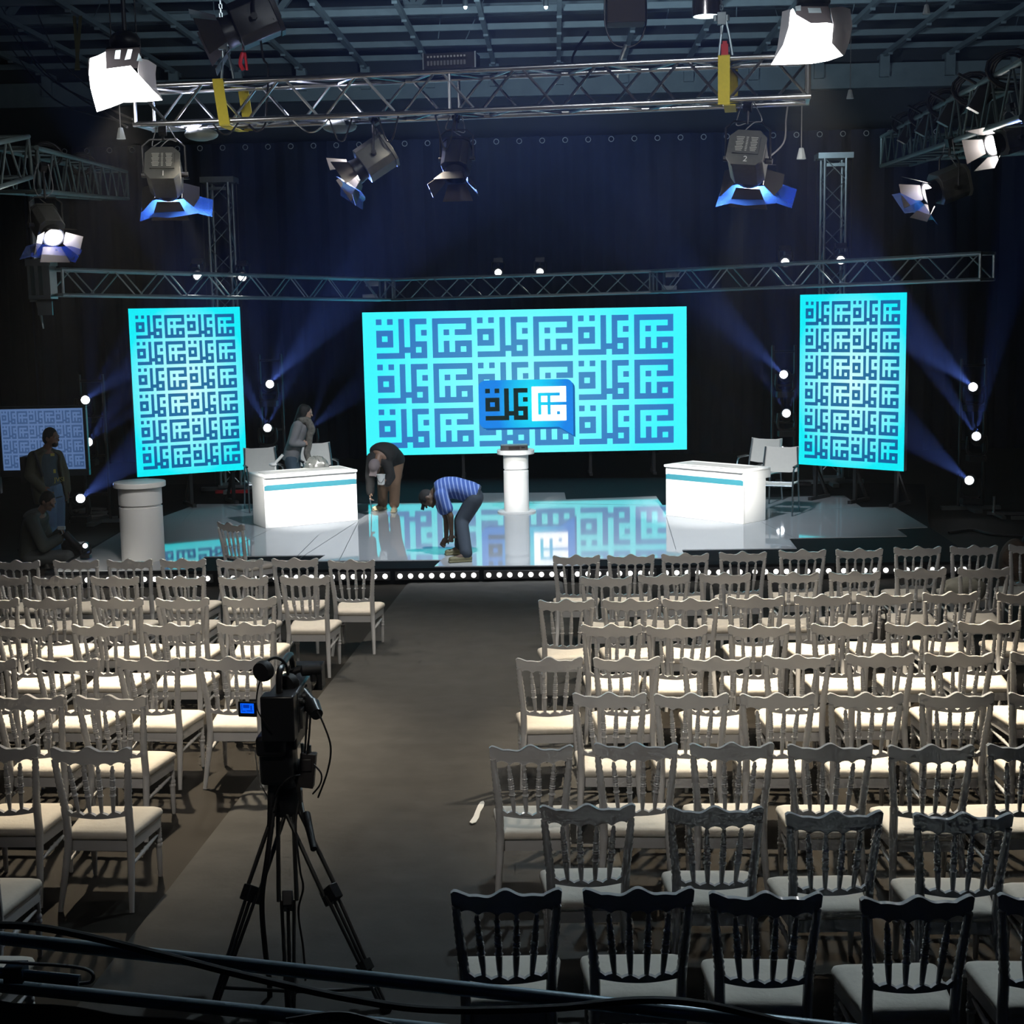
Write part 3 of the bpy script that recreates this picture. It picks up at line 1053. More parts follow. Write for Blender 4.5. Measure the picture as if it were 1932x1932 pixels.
# ------------------------------------------------------------------ straps, chains, cables on the truss
def strap(px, wpx, label, py0, py1):
    c = on_truss(px, (py0 + py1) / 2, -.21)
    t = thing('truss_strap', label, 'strap', c, math.atan2(tdir.y, tdir.x), group='yellow lifting straps')
    w = .10
    h = .17 + .035
    for s, r_ in ((-1, .03), (1, .0)):
        g = []
        for zz in (.20, .1, -.1, -.20):
            g.append([V3((x + (0 if s < 0 else .06) + (.20 - zz) * (.12 if px < 900 else 0), (-.035 if s < 0 else .42 + .035), zz)) for x in (-w / 2, w / 2)])
        MB().sheet(g, .006).build('webbing', M_yellow, t)
    g = [[V3((x + .048, y, -.205 - .01 * math.sin(PI * (y + .035) / .49))) for x in (-w / 2, w / 2)] for y in (-.035, .1, .3, .455)]
    MB().sheet(g, .006).build('webbing', M_yellow, t)
    g = [[V3((x, y, .205 + .02 * math.sin(PI * (y + .035) / .49))) for x in (-w / 2, w / 2)] for y in (-.035, .1, .3, .455)]
    MB().sheet(g, .006).build('webbing', M_yellow, t)
    top = V3((0, .2, .225))
    MB().path([top + V3((-.05, 0, 0)), top + V3((-.03, 0, .18)), top + V3((0, 0, .32)), top + V3((.04, 0, .18)), top + V3((.07, 0, 0))], .012, 6, 3).build('steel_sling', mat('steel wire sling', (.3, .36, .38), .4, .8), t)
    return t, c


for px, lab, y0, y1 in ((415, 'yellow lifting strap wrapped round the truss, nearer its left end', 150, 238), (1366, 'yellow lifting strap wrapped round the truss under a red tag, right end', 105, 200)):
    t, c = strap(px, 20, lab, y0, y1)
    top = c + V3((0, .2, .58))
    ch = MB()
    z = top.z
    q = 0
    while z < 8.6:
        p = V3((top.x, top.y, z))
        e_ = V3((.012, 0, 0)) if q % 2 else V3((0, .012, 0))
        ch.tube(p + e_, p + e_ + V3((0, 0, .045)), .006, seg=5)
        ch.tube(p - e_, p - e_ + V3((0, 0, .045)), .006, seg=5)
        z += .04
        q += 1
    side = 'left' if px < 900 else 'right'
    o = thing('lifting_chain', 'steel lifting chain running up from the yellow strap near the %s end' % side, 'chain', top, group='lifting chains')
    k_ = ch.build('chain', mat('bright chain', (.75, .85, .88), .25, .9), o)
    k_.location = -top
    MB().box((0, 0, -.03), (.07, .05, .10)).tube((-.05, 0, -.05), (-.05, 0, -.0), .02).tube((.05, 0, -.05), (.05, 0, 0), .02).tube((0, 0, -.09), (0, 0, -.16), .012).build('hook', M_aludark, o)
c = on_truss(1367, 96, -.1)
tag(MB().box(c, (.06, .04, .11)).box(c + V3((0, 0, .06)), (.04, .03, .04)).build('red_tag', M_red), 'red shackle tag standing on the right yellow strap', 'tag')
c = Dk(459, 119, 190)
tag(MB().path([c + V3((0, 0, .1)), c + V3((-.03, 0, 0)), c + V3((0, 0, -.07))], .02, 6, 3).path([c + V3((.02, 0, .1)), c + V3((.035, 0, -.07))], .014, 6).tube(c + V3((0, 0, .1)), c + V3((0, 0, 3.2)), .003).build('red_tag', M_red), 'small red tag dangling over the left part of the truss', 'tag')

# dimmer box on the truss
c0 = on_truss(853, 116, 0)
t = thing('dimmer_box', 'black dimmer box with two rows of sockets on top of the truss', 'box', (c0.x, c0.y, c0.z), math.atan2(tdir.y, tdir.x))
bev(MB().box((0, 0, -.02), (.46, .26, .155)).build('case', M_black, t), .004)
mb = MB()
for s in (-1, 1):
    mb.box((s * .235, -.12, -.02), (.012, .03, .16))
mb.build('rail', M_aludark, t)
for i in range(12):
    MB().box((-.19 + i * .030, -.133, .025), (.016, .008, .016)).build('socket', M_label, t)
    MB().box((-.19 + i * .030, -.133, -.03), (.018, .008, .04)).build('fuse', mat('grey fuse', (.16, .16, .15), .5), t)

# cables lying on and hanging from the truss
random.seed(21)
def loop(x0, x1, drop, off=0.):
    a, b = tc(x0) + V3((0, off, -.19)), tc(x1) + V3((0, off, -.19))
    m_ = (a + b) / 2 - V3((0, 0, drop))
    return [a, a.lerp(m_, .6) - V3((0, 0, drop * .22)), m_, b.lerp(m_, .6) - V3((0, 0, drop * .22)), b]


for i, (x0, x1, dr, ma_, lab) in enumerate(((.12, .16, .10, M_rubber, 'black cable loop hanging under the truss just right of the left strap'),
                                  (.245, .30, .11, M_alu, 'pale cable loop sagging below the truss, left of the sideways lamp'),
                                  (.30, .335, .20, M_rubber, 'dark coil of cable hanging left of the sideways lamp'),
                                  (.375, .405, .22, M_rubber, 'dark coil of cable hanging right of the sideways lamp'),
                                  (.46, .49, .30, M_rubber, 'thin dark cable loop above the small unlit lamp'))):
    o = MB().path(loop(x0, x1, dr, -.2), .008, 6, 6).build('cable_loop', ma_)
    tag(o, lab, 'cable', 'cable loops under the truss')
cab = MB()
for q in range(3):
    pts = []
    for i in range(26):
        t_ = .04 + .92 * i / 25
        pts.append(tc(t_) + V3((0, -.10 + .08 * q, .19 + .0 * q)) + V3((0, .03 * math.sin(i * 1.7 + q), .012 * math.sin(i * 2.3 + q * 2))))
    cab.path(pts, .010, 5, 2)
o = cab.build('cable_run', M_rubber)
tag(o, 'bundle of black cables lying along the top of the front truss', 'cable')
cab = MB()
for q in range(3):
    pts = [tc(.10 + .52 * i / 18) + V3((0, -.12 + .1 * q, -.16)) + V3((0, .03 * math.sin(i * 1.3 + q), .02 * math.sin(i * 2.1 + q * 2))) for i in range(19)]
    cab.path(pts, .009, 5, 2)
o = cab.build('cable_run', mat('pale cable', (.5, .55, .6), .4))
tag(o, 'bundle of pale cables lying inside the truss along its bottom tubes', 'cable')
c = on_truss(1250 , 120)
o = MB().path([Dk(1110, 60, 195), Dk(1080, 110, 200), Dk(1100, 145, 205), Dk(1180, 130, 205), Dk(1290, 112, 205)], .012, 6, 6).build('cable_loop', M_rubber)
tag(o, 'black cable drooping from the dark box onto the truss', 'cable', 'cable loops under the truss')
o = MB().path([Dk(490, 60, 205), Dk(497, 110, 205), Dk(506, 130, 206), Dk(503, 200, 206), Dk(500, 235, 206), Dk(485, 248, 206), Dk(470, 235, 206)], .010, 6, 6).build('cable_loop', M_rubber)
tag(o, 'black cable falling from the upper lamp down across the truss', 'cable', 'cable loops under the truss')
o = MB().path([Dk(1486, 200, 200), Dk(1483, 225, 200), Dk(1478, 270, 200), Dk(1440, 305, 200)], .008, 6, 6).build('cable_loop', mat('grey cable', (.25, .25, .25), .5))
tag(o, 'grey cable curving from the truss down to lamp number 2', 'cable', 'cable loops under the truss')
# hanging sensors
for i, (px, py, yt, k, lab) in enumerate(((228, 252, 190, 200, 'left end of the front truss'), (1604, 178, 60, 160, 'right of the front truss'), (1512, 290, 205, 200, 'right end of the front truss'), (1748, 18, -60, 170, 'upper right of the lattice'))):
    c = Dk(px, py, k)
    o = thing('hanging_switch', 'small pale pendant switch dangling near the ' + lab, 'switch', c, group='pendant switches on wires')
    MB().lathe([(.045, -.05), (.043, -.04), (.022, .05), (.012, .055)], 8).build('knob', mat('pale plastic', (.55, .6, .6), .5), o)
    MB().tube((0, 0, .05), (0, 0, .05 + (py - yt) / k), .005, seg=5).build('wire', mat('grey cable', (.25, .25, .25), .5), o)
# ropes fanning out from the roof at the upper left
rp = MB()
for (a, b) in (((0, 10, 90), (240, 240, 200)), ((0, 30, 95), (250, 225, 200)), ((20, 90, 100), (255, 235, 200)), ((60, 0, 90), (200, 190, 180))):
    p0, p1 = Dk(*a), Dk(*b)
    rp.path([p0, (p0 + p1) / 2 - V3((0, 0, .35)), p1], .012, 5, 6)
tag(rp.build('rope_bundle', mat('grey rope', (.12, .12, .12), .8)), 'fan of slack grey ropes running up from the left truss end to the roof', 'rope')
for i, px in enumerate((140, 152)):
    o = MB().bar(Dk(px, 30, 120), Dk(px + 8 * (1 - 2 * i) , 132, 125), .05, .01).build('hanging_sling', mat('dull yellow sling', (.20, .17, .04), .8))
    tag(o, 'dull yellow sling hanging from the roof at upper left, %s one of a pair' % ('left' if i == 0 else 'right'), 'strap', 'dull slings at upper left')

# lamps tucked inside the front truss
for i, (px, py, lab) in enumerate(((378, 247, 'left'), (640, 232, 'right'))):
    c = on_truss(px, py, .12)
    t = thing('dome_lamp', 'dome shaped work lamp glowing inside the bottom of the front truss, %s one of two' % lab, 'lamp', c, 0, 'dome lamps inside the truss')
    MB().ell((0, .03, -.03), (.16, .15, .06), None, 16, 8).build('dome', mat('green grey enamel', (.16, .19, .17), .4), t)
    MB().ell((-.04, -.06, .035), (.085, .05, .02), Matrix.Rotation(-.35, 3, 'Y')).build('bulb', emit('violet white bulb', (.82, .80, 1), 14), t)
# coils and brackets cluttering the right truss
random.seed(31)
r0_, r1_ = Dk(1985, 165, 250), Dk(1690, 285, 128)
for i, f_ in enumerate((.12, .30, .47, .63, .80)):
    c = r0_.lerp(r1_, f_) + V3((-.1, -.1, .24))
    mb = MB()
    for q in range(4):
        pts = [c + V3((math.cos(a) * (.15 + .02 * q), .04 * math.sin(a * 2 + q), math.sin(a) * (.12 + .015 * q))) for a in [2 * PI * j / 14 for j in range(15)]]
        mb.path(pts, .012, 6)
    o = mb.build('cable_coil', M_rubber)
    tag(o, 'coil of black cable slung on the right truss, %s from its near end' % ORD[i], 'cable', 'cable coils on the right truss')
for i, f_ in enumerate((.2, .38, .55, .72)):
    c = r0_.lerp(r1_, f_) + V3((-.22, -.15, .10))
    o = MB().box(c, (.12, .08, .30), Matrix.Rotation(.5, 3, 'Y')).tube(c, c + V3((.1, 0, .25)), .02).tube(c + V3((-.05, 0, .1)), c + V3((-.22, -.05, .18)), .015).build('pipe_bracket', M_black)
    tag(o, 'black bracket clamped on the right truss, %s from its near end' % ORD[i], 'bracket', 'brackets on the right truss')
for i, f_ in enumerate((.25, .6)):
    c = Dk(30, 320, 200).lerp(Dk(215, 350, 125), f_) + V3((.0, -.1, .20))
    mb = MB()
    for q in range(3):
        mb.path([c + V3((math.cos(a) * (.13 + .02 * q), .04 * math.sin(a * 2 + q), math.sin(a) * (.11 + .015 * q))) for a in [2 * PI * j / 14 for j in range(15)]], .012, 6)
    tag(mb.build('cable_coil', M_rubber), 'coil of black cable slung on the left truss, %s one' % ('near' if i == 0 else 'far'), 'cable', 'cable coils on the left truss')
# ------------------------------------------------------------------ LED screens
GA = [(0, 0, 1, 1), (2, 0, 1, 1), (0, 2, 3, 1), (0, 4, 3, 1), (0, 3, 1, 1), (2, 3, 1, 1), (4, 0, 1, 7), (0, 6, 4, 1), (5, 5, 1, 1),
      (6, 0, 3, 1), (6, 1, 1, 6), (7, 4, 2, 1), (8, 5, 1, 1), (7, 6, 2, 1), (8, 2, 1, 1)]
GB = [(0, 0, 7, 1), (0, 1, 1, 5), (0, 6, 7, 1), (6, 1, 1, 1), (4, 2, 3, 1), (2, 2, 1, 1), (2, 4, 1, 2), (4, 4, 3, 1), (4, 5, 1, 1), (6, 5, 1, 1)]


def screenmat(name, edge, mid, strength, rad, cx=0., cz=0.):
    ma = bpy.data.materials.new(name)
    ma.use_nodes = True
    nt = ma.node_tree
    b = nt.nodes['Principled BSDF']
    b.inputs['Base Color'].default_value = (.01, .01, .01, 1)
    b.inputs['Roughness'].default_value = .5
    tc_ = nt.nodes.new('ShaderNodeTexCoord')
    mp = nt.nodes.new('ShaderNodeMapping')
    mp.inputs['Location'].default_value = (-cx / rad[0], 0, -cz / rad[1])
    mp.inputs['Scale'].default_value = (1 / rad[0], 0, 1 / rad[1])
    nt.links.new(tc_.outputs['Object'], mp.inputs[0])
    gr = nt.nodes.new('ShaderNodeTexGradient')
    gr.gradient_type = 'SPHERICAL'
    nt.links.new(mp.outputs[0], gr.inputs[0])
    mx = nt.nodes.new('ShaderNodeMix')
    mx.data_type = 'RGBA'
    nt.links.new(gr.outputs['Fac'], mx.inputs[0])
    mx.inputs[6].default_value = (*edge, 1)
    mx.inputs[7].default_value = (*mid, 1)
    nt.links.new(mx.outputs[2], b.inputs['Emission Color'])
    b.inputs['Emission Strength'].default_value = strength
    return ma


def screen(name, label, bl, br, H, cols, rows, mx_, mz, mats, th=.09, flip=False):
    """bl, br: the lower corners; returns thing with local x across, z up, front at -y"""
    bl, br = V3(bl), V3(br)
    d = br - bl
    W = V3((d.x, d.y, 0)).length
    c = (bl + br) / 2
    t = thing(name, label, 'screen', (c.x, c.y, c.z), math.atan2(d.y, d.x))
    bev(MB().box((0, th / 2 + .002, H / 2), (W, th, H)).build('panel', M_black, t), .004)
    pic = MB()
    pic.poly([(-W / 2, 0, 0), (W / 2, 0, 0), (W / 2, 0, H), (-W / 2, 0, H)])
    pic.cur = 1
    n = cols * 18 - 1
    ux = (W - 2 * mx_) / n
    uz = (H - 2 * mz) / (rows * 8 - 1)
    for r_ in range(rows):
        for c_ in range(cols):
            for off, G in ((0, GA), (10, GB)):
                for (x, y, w, h) in G:
                    x0_ = -W / 2 + mx_ + (c_ * 18 + off + x) * ux
                    z0_ = H - mz - (r_ * 8 + y + h) * uz
                    pic.poly([(x0_, -.002, z0_), (x0_ + w * ux, -.002, z0_), (x0_ + w * ux, -.002, z0_ + h * uz), (x0_, -.002, z0_ + h * uz)])
    o = bpy.data.objects.new('picture', None)
    me = bpy.data.meshes.new('picture')
    me.from_pydata(pic.v, [], pic.f)
    for m_ in mats:
        me.materials.append(m_)
    me.polygons.foreach_set('material_index', pic.mi)
    o = bpy.data.objects.new('picture', me)
    C.objects.link(o)
    o.parent = t
    return t, W, H


sb = screenmat('main screen ground', (.045, .90, 1.0), (.30, 1.0, 1.0), 1.05, (2.6, 1.9), 0, 1.25)
sp = screenmat('main screen pattern', (.028, .185, .53), (.06, .30, .56), 1.0, (2.6, 1.9), 0, 1.25)
msL, msR = P(692, 860, .64), P(1296, 848, .64)
main_s, MW, MH = screen('led_screen', 'wide cyan main screen with blue square lettering and a speech bubble logo', msL, msR, 2.52, 3, 3, .235, .125, (sb, sp))
sb2 = screenmat('side screen ground', (0.0, .80, .90), (.62, 1.0, .97), 1.05, (1.0, 1.35), 0, 1.3)
sp2 = screenmat('side screen pattern', (0.0, .115, .33), (.02, .16, .33), 1.0, (1.0, 1.3), 0, 1.3)
lsL, lsR = Dk(259, 898, 123.5), Dk(466, 888, 119.2)
zl = (lsL.z + lsR.z) / 2
lsL.z = lsR.z = zl
left_s, w_, h_ = screen('led_screen', 'tall cyan screen of repeated square lettering on the left', lsL, lsR, 2.55, 2, 6, .10, .105, (sb2, sp2))
rsL, rsR = Dk(1507, 877, 123.5), Dk(1705, 888, 130.5)
rsL.z = rsR.z = (rsL.z + rsR.z) / 2
right_s, w_, h_ = screen('led_screen', 'tall cyan screen of repeated square lettering on the right', rsL, rsR, 2.56, 2, 6, .10, .105, (sb2, sp2))
for s_ in (main_s, left_s, right_s):   # support legs
    mb = MB()
    ww = MW if s_ is main_s else 1.7
    n = 5 if s_ is main_s else 3
    for i in range(n):
        x = -ww * .4 + ww * .8 * i / (n - 1)
        mb.bar((x, .16, 1.5), (x, .16, -s_.location.z + .21), .05, .05, (0, 1, 0))
        mb.bar((x, .16, -.0), (x, .5, -s_.location.z + .24), .04, .04)
        mb.bar((x, -.0, -s_.location.z + .225), (x, .55, -s_.location.z + .225), .06, .05)
    mb.build('support_frame', M_black, s_)

# speech bubble on the main screen
def uv(u, v, y=-.006):
    return V3((-MW / 2 + u * MW, y, MH * (1 - v)))


bub = MB()
u0_, u1_, v0_, v1_ = .353, .646, .487, .822
ru, rv = .022, .05
out = []
for cx, cy, a0 in ((u1_ - ru, v0_ + rv, 0),):
    pass
def corner(cu, cv, su, sv):
    pts = []
    for i in range(7):
        a = i / 6 * PI / 2
        pts.append((cu + su * ru * math.cos(a), cv + sv * rv * math.sin(a)))
    return pts


out = corner(u0_ + ru, v0_ + rv, -1, -1) + corner(u1_ - ru, v0_ + rv, 1, -1)[::-1] + [(u1_, .883), (u1_ - .045, v1_)] + corner(u0_ + ru, v1_ - rv, -1, 1)[::-1]
bub.poly([uv(a, b, -.010) for a, b in out])
bub.cur = 1
bub.poly([uv(a + .006, b + .014, -.006) for a, b in out])
bub.cur = 2
cu = (.505 - .3735) / 9
cv = (.768 - .545) / 7
for (x, y, w, h) in GA:
    bub.poly([uv(.3735 + x * cu, .545 + y * cv, -.013), uv(.3735 + (x + w) * cu, .545 + y * cv, -.013), uv(.3735 + (x + w) * cu, .545 + (y + h) * cv, -.013), uv(.3735 + x * cu, .545 + (y + h) * cv, -.013)])
bub.cur = 3
cu = (.622 - .520) / 7
cv = (.772 - .542) / 7
g_ = .17
for (x, y, w, h) in GB:
    x0_, x1_, y0_, y1_ = x - g_, x + w + g_, y - g_, y + h + g_
    bub.poly([uv(.520 + x0_ * cu, .542 + y0_ * cv, -.013), uv(.520 + x1_ * cu, .542 + y0_ * cv, -.013), uv(.520 + x1_ * cu, .542 + y1_ * cv, -.013), uv(.520 + x0_ * cu, .542 + y1_ * cv, -.013)])
me = bpy.data.meshes.new('logo')
me.from_pydata(bub.v, [], bub.f)
for m_ in (screenmat('bubble blue', (0.0, .22, .80), (0.0, .85, 1.0), 1.0, (.62, 1.1), .10, .9), emit('bubble edge', (.0, .10, .38), 1), emit('bubble dark letters', (.001, .012, .010), 1), emit('bubble white letters', (1, 1, 1), 1.6)):
    me.materials.append(m_)
me.polygons.foreach_set('material_index', bub.mi)
o = bpy.data.objects.new('logo', me)
C.objects.link(o)
o.parent = main_s

# television on the left
tb_ = screenmat('tv ground', (.065, .13, .28), (.10, .17, .34), 1.0, (1.5, 1.2), 0, .5)
tp_ = screenmat('tv pattern', (.030, .070, .17), (.045, .09, .20), 1.0, (1.5, 1.2), 0, .5)
tvL, tvR = Dk(8, 898, 137), Dk(162, 874, 137)
tvL.z = tvR.z = (tvL.z + tvR.z) / 2
tv, tw, th_ = screen('television', 'dim blue television repeating the lettering pattern at the left edge', tvL, tvR, .84, 3, 4, .02, .03, (tb_, tp_), th=.06)
fb = MB()
for (x0_, x1_, z0_, z1_) in ((-tw / 2 - .045, tw / 2 + .045, -.09, 0), (-tw / 2 - .045, tw / 2 + .045, .84, .875), (-tw / 2 - .045, -tw / 2, 0, .84), (tw / 2, tw / 2 + .045, 0, .84)):
    fb.box(((x0_ + x1_) / 2, .02, (z0_ + z1_) / 2), (x1_ - x0_, .09, z1_ - z0_))
bev(fb.build('bezel', mat('dark tv bezel', (.03, .04, .05), .3), tv), .006)
MB().tube((0, .1, 0), (0, .1, -tv.location.z + .03), .04).box((0, .1, -tv.location.z + .02), (.8, .5, .04)).build('stand', M_black, tv)
tv2L, tv2R = Dk(-170, 925, 137), Dk(-4, 898, 137)
tv2, tw2, _ = screen('television', 'second television cut off by the left picture edge beside the first', tv2L, V3((tv2R.x, tv2R.y, tv2L.z)), .84, 3, 4, .02, .03, (tb_, tp_), th=.06)
fb = MB()
for (x0_, x1_, z0_, z1_) in ((-tw2 / 2 - .045, tw2 / 2 + .03, -.07, 0), (-tw2 / 2 - .045, tw2 / 2 + .03, .84, .875), (-tw2 / 2 - .045, -tw2 / 2, 0, .84), (tw2 / 2, tw2 / 2 + .03, 0, .84)):
    fb.box(((x0_ + x1_) / 2, .02, (z0_ + z1_) / 2), (x1_ - x0_, .09, z1_ - z0_))
fb.build('bezel', mat('dark tv bezel', (.03, .04, .05), .3), tv2)
MB().tube((0, .1, 0), (0, .1, -tv2.location.z + .03), .04).box((0, .1, -tv2.location.z + .02), (.8, .5, .04)).build('stand', M_black, tv2)


# ------------------------------------------------------------------ desks and podiums
def desk(label, fa, fb_, H=.74, dep=.62, side=1):
    """fa, fb_: front lower corners left and right on the stage"""
    fa, fb_ = V3(fa), V3(fb_)
    d = fb_ - fa
    W = d.length
    c = (fa + fb_) / 2
    t = thing('presenter_desk', label, 'desk', c, math.atan2(d.y, d.x))
    bev(MB().box((0, .01, (H - .10) / 2), (W, .03, H - .10)).build('front_panel', M_desk, t), .004)
    bev(MB().box((0, .02, H - .07), (W + .01, .05, .14)).box((0, dep / 2 - .02, H - .02), (W + .01, dep + .06, .04)).build('desktop', M_desk, t), .014, 3)
    MB().box((0, -.0075, H - .175), (W - .01, .004, .075)).build('stripe', M_teal, t)
    for s in (-1, 1):
        bev(MB().box((s * (W / 2 - .015), dep / 2 - .05, (H - .04) / 2), (.03, dep - .10, H - .04)).box((s * (W / 2 - .015), dep / 2 - .0, H - .09), (.032, dep + .02, .12)).build('side_panel', M_desk, t), .006)
    MB().box((0, dep * .45, H + .003), (W - .16, dep - .28, .006)).build('inlay', mat('grey desk inlay', (.42, .42, .41), .4), t)
    return t


desk_l = desk('white presenter desk with teal stripe at the left, before the grey jacket woman', P(501, 997, ZS), P(675, 981, ZS))
desk_r = desk('white presenter desk with teal stripe at the right, near two canvas chairs', P(1257, 972, ZS), P(1403, 989, ZS), dep=.60)


def podium(label, base, r, rt, H, gap, disc=None):
    t = thing('round_podium', label, 'podium', base, group='round white podiums')
    b = MB()
    prof = [(r, 0), (r, H * gap), (r * .93, H * gap + .004)]
    b.lathe(prof + [(r * .93, H * gap + .025)], 40).build('column', M_desk, t)
    MB().lathe([(r * .90, H * gap + .02), (r * .90, H * gap + .035)], 40).build('groove', M_black, t)
    bev(MB().lathe([(r * .98, H * gap + .028), (r, H * gap + .032), (r, H - .05)], 40).build('drum', M_desk, t), .003)
    bev(MB().lathe([(rt * .98, H - .065), (rt, H - .06), (rt, H - .006), (rt * .985, H)], 48).build('top', M_desk, t), .003)
    if disc:
        MB().lathe([(disc, 0), (disc, .018), (disc * .98, .022)], 48).build('base_disc', M_desk, t)
    return t


pc = P(975, 966, ZS)
podium('slim white round podium with a black device on top, before the main screen', pc, .185, .275, .93, .665, .285)
pl = P(271, 1055, ZS)
podium('broad white round podium at the front left corner of the stage', pl, .262, .315, .97, .68)
# device on the centre podium
t = thing('sound_mixer', 'small black device with a silver top lying on the slim podium', 'device', (pc.x - .02, pc.y - .03, ZS + .93), math.radians(2))
bev(MB().box((0, 0, .035), (.40, .24, .07)).build('case', mat('dark device', (.05, .045, .045), .4), t), .004)
MB().box((0, -.122, .035), (.16, .006, .045)).box((.13, -.122, .04), (.05, .006, .02)).build('display', mat('smoky display', (.03, .025, .025), .15), t)
MB().box((0, .02, .072), (.38, .19, .006)).build('lid', mat('silver lid', (.45, .45, .45), .3, .6), t)


# ------------------------------------------------------------------ canvas chairs by the desks
def canvas_chair(label, loc, rz, proto=[None]):
    if proto[0] is None:
        t = thing('canvas_chair', label, 'chair', loc, rz, 'canvas chairs behind the desks')
        M_can = mat('white canvas', (.80, .78, .73), .85, noise=.05, nscale=30)
        M_tub = mat('grey steel tube', (.28, .32, .35), .3, .9)
        for s in (-1, 1):
            MB().path([V3((s * .27, -.27, .0)), V3((s * .26, -.22, .45)), V3((s * .25, -.24, .66)), V3((s * .23, -.29, .93))], .013, 8, 3).build('leg', M_tub, t)
            MB().path([V3((s * .27, .27, .0)), V3((s * .27, .24, .45)), V3((s * .27, .20, .62)), V3((s * .27, .10, .67)), V3((s * .26, -.20, .67))], .013, 8, 4).build('leg', M_tub, t)
            MB().box((s * .27, .02, .685), (.035, .30, .02)).build('arm_rest', M_black, t)
        MB().tube((-.26, .22, .42), (.26, .22, .42), .012).tube((-.26, -.22, .42), (.26, -.22, .42), .012).build('cross_bar', M_tub, t)
        g = [[V3((x, y, .44 - .03 * math.sin(PI * (x + .26) / .52))) for x in (-.26, -.13, 0, .13, .26)] for y in (-.22, 0, .22)]
        MB().sheet(g, .012).build('seat', M_can, t)
        g = [[V3((x, -.26 - .05 * (z - .62) / .3 - .03 * math.sin(PI * (x + .25) / .5), z + .02 * (abs(x) / .25) ** 4)) for x in (-.25, -.13, 0, .13, .25)] for z in (.56, .74, .92)]
        MB().sheet(g, .014).build('backrest', M_can, t)
        proto[0] = t
        return t
    c = copy_tree(proto[0])
    c.location = loc
    c.rotation_euler = (0, 0, rz)
    c['label'] = label
    return c


canvas_chair('white canvas armchair at the right end of the right desk, nearer the side screen', P(1466, 968, ZS), math.radians(160))
canvas_chair('white canvas armchair half hidden behind the right desk', P(1432, 945, ZS), math.radians(150))
canvas_chair('white canvas armchair behind the left desk, its left hand chair', P(500, 962, ZS), math.radians(200))
canvas_chair('white canvas armchair behind the left desk, under the grey wrapped bundle', P(604, 950, ZS), math.radians(200))
# white desk lamp arm
p0, p1 = P(522, 962, ZS), None
b_ = Dk(519, 874, 128)
t = thing('desk_lamp', 'white tube lamp leaning up from behind the left desk', 'lamp', b_)
e_ = Dk(534, 858, 128) - b_
MB().tube((0, 0, 0), e_, .022, seg=12).build('tube', M_desk, t)
MB().ell((-.03, 0, -.02), (.06, .05, .03)).tube((0, 0, -.02), (0, 0, -b_.z + .2), .014).build('foot', M_desk, t)
# grey wrapped bundle on the chair
b_ = Dk(598, 884, 129)
mb = MB()
random.seed(4)
R_ = []
for i in range(13):
    a = PI * i / 12
    ring = []
    for j in range(24):
        c_ = 2 * PI * j / 24
        rr = 1 + .10 * math.sin(j * 2.6 + i * .8) * math.sin(a) + .06 * math.sin(i * 2.1 + j * 5)
        ring.append(b_ + V3((math.cos(c_) * math.sin(a + .02) * .17 * rr, math.sin(c_) * math.sin(a + .02) * .15 * rr, math.cos(a) * .15 * rr + .03)))
    R_.append(ring)
mb.ring_skin(R_)
tag(mb.build('plastic_bundle', mat('grey plastic wrap', (.10, .105, .10), .22, noise=.4, nscale=8, spec=.9)), 'crumpled shiny grey plastic bundle standing behind the left desk', 'bag')


# ------------------------------------------------------------------ moving head beam lights
M_beamlens = emit('beam light lens', (.86, .92, 1.0), 10)
M_haze = None
BEAMS = []


def moving_head(label, at, aim, s=1., group='moving head beam lights', beams=((0, 0, 9),), power=1., flip=False, hang=False):
    at = V3(at)
    t = thing('beam_light', label, 'light', at, group=group)
    R = basis(aim)
    sg = -1 if hang else 1
    zb = -.30 * s * sg
    MB().box((0, 0, zb), (.26 * s, .22 * s, .09 * s)).build('base', M_plastic, t)
    yk = MB().path([V3((-.13 * s, 0, .03 * s)), V3((-.135 * s, 0, -.2 * s * sg)), V3((0, 0, -.25 * s * sg)), V3((.135 * s, 0, -.2 * s * sg)), V3((.13 * s, 0, .03 * s))], .026 * s, 6, 3)
    yk.build('yoke', M_plastic, t)
    prof = [(.05 * s, -.16 * s), (.095 * s, -.13 * s), (.105 * s, .0), (.088 * s, .11 * s), (.08 * s, .145 * s), (.074 * s, .145 * s)]
    MB().lathe(prof, 18, (0, 0, 0), aim).build('head', M_plastic, t)
    MB().lathe([(.001, .160 * s), (.045 * s, .158 * s), (.064 * s, .150 * s), (.064 * s, .146 * s), (.001, .146 * s)], 18, (0, 0, 0), aim).build('lens', M_beamlens, t)
    for (da, db, ang) in beams:
        v = R @ V3((math.sin(math.radians(da)), 1, math.sin(math.radians(db))))
        BEAMS.append((at + V3(aim).normalized() * .19 * s, v.normalized(), ang, power))
    return t


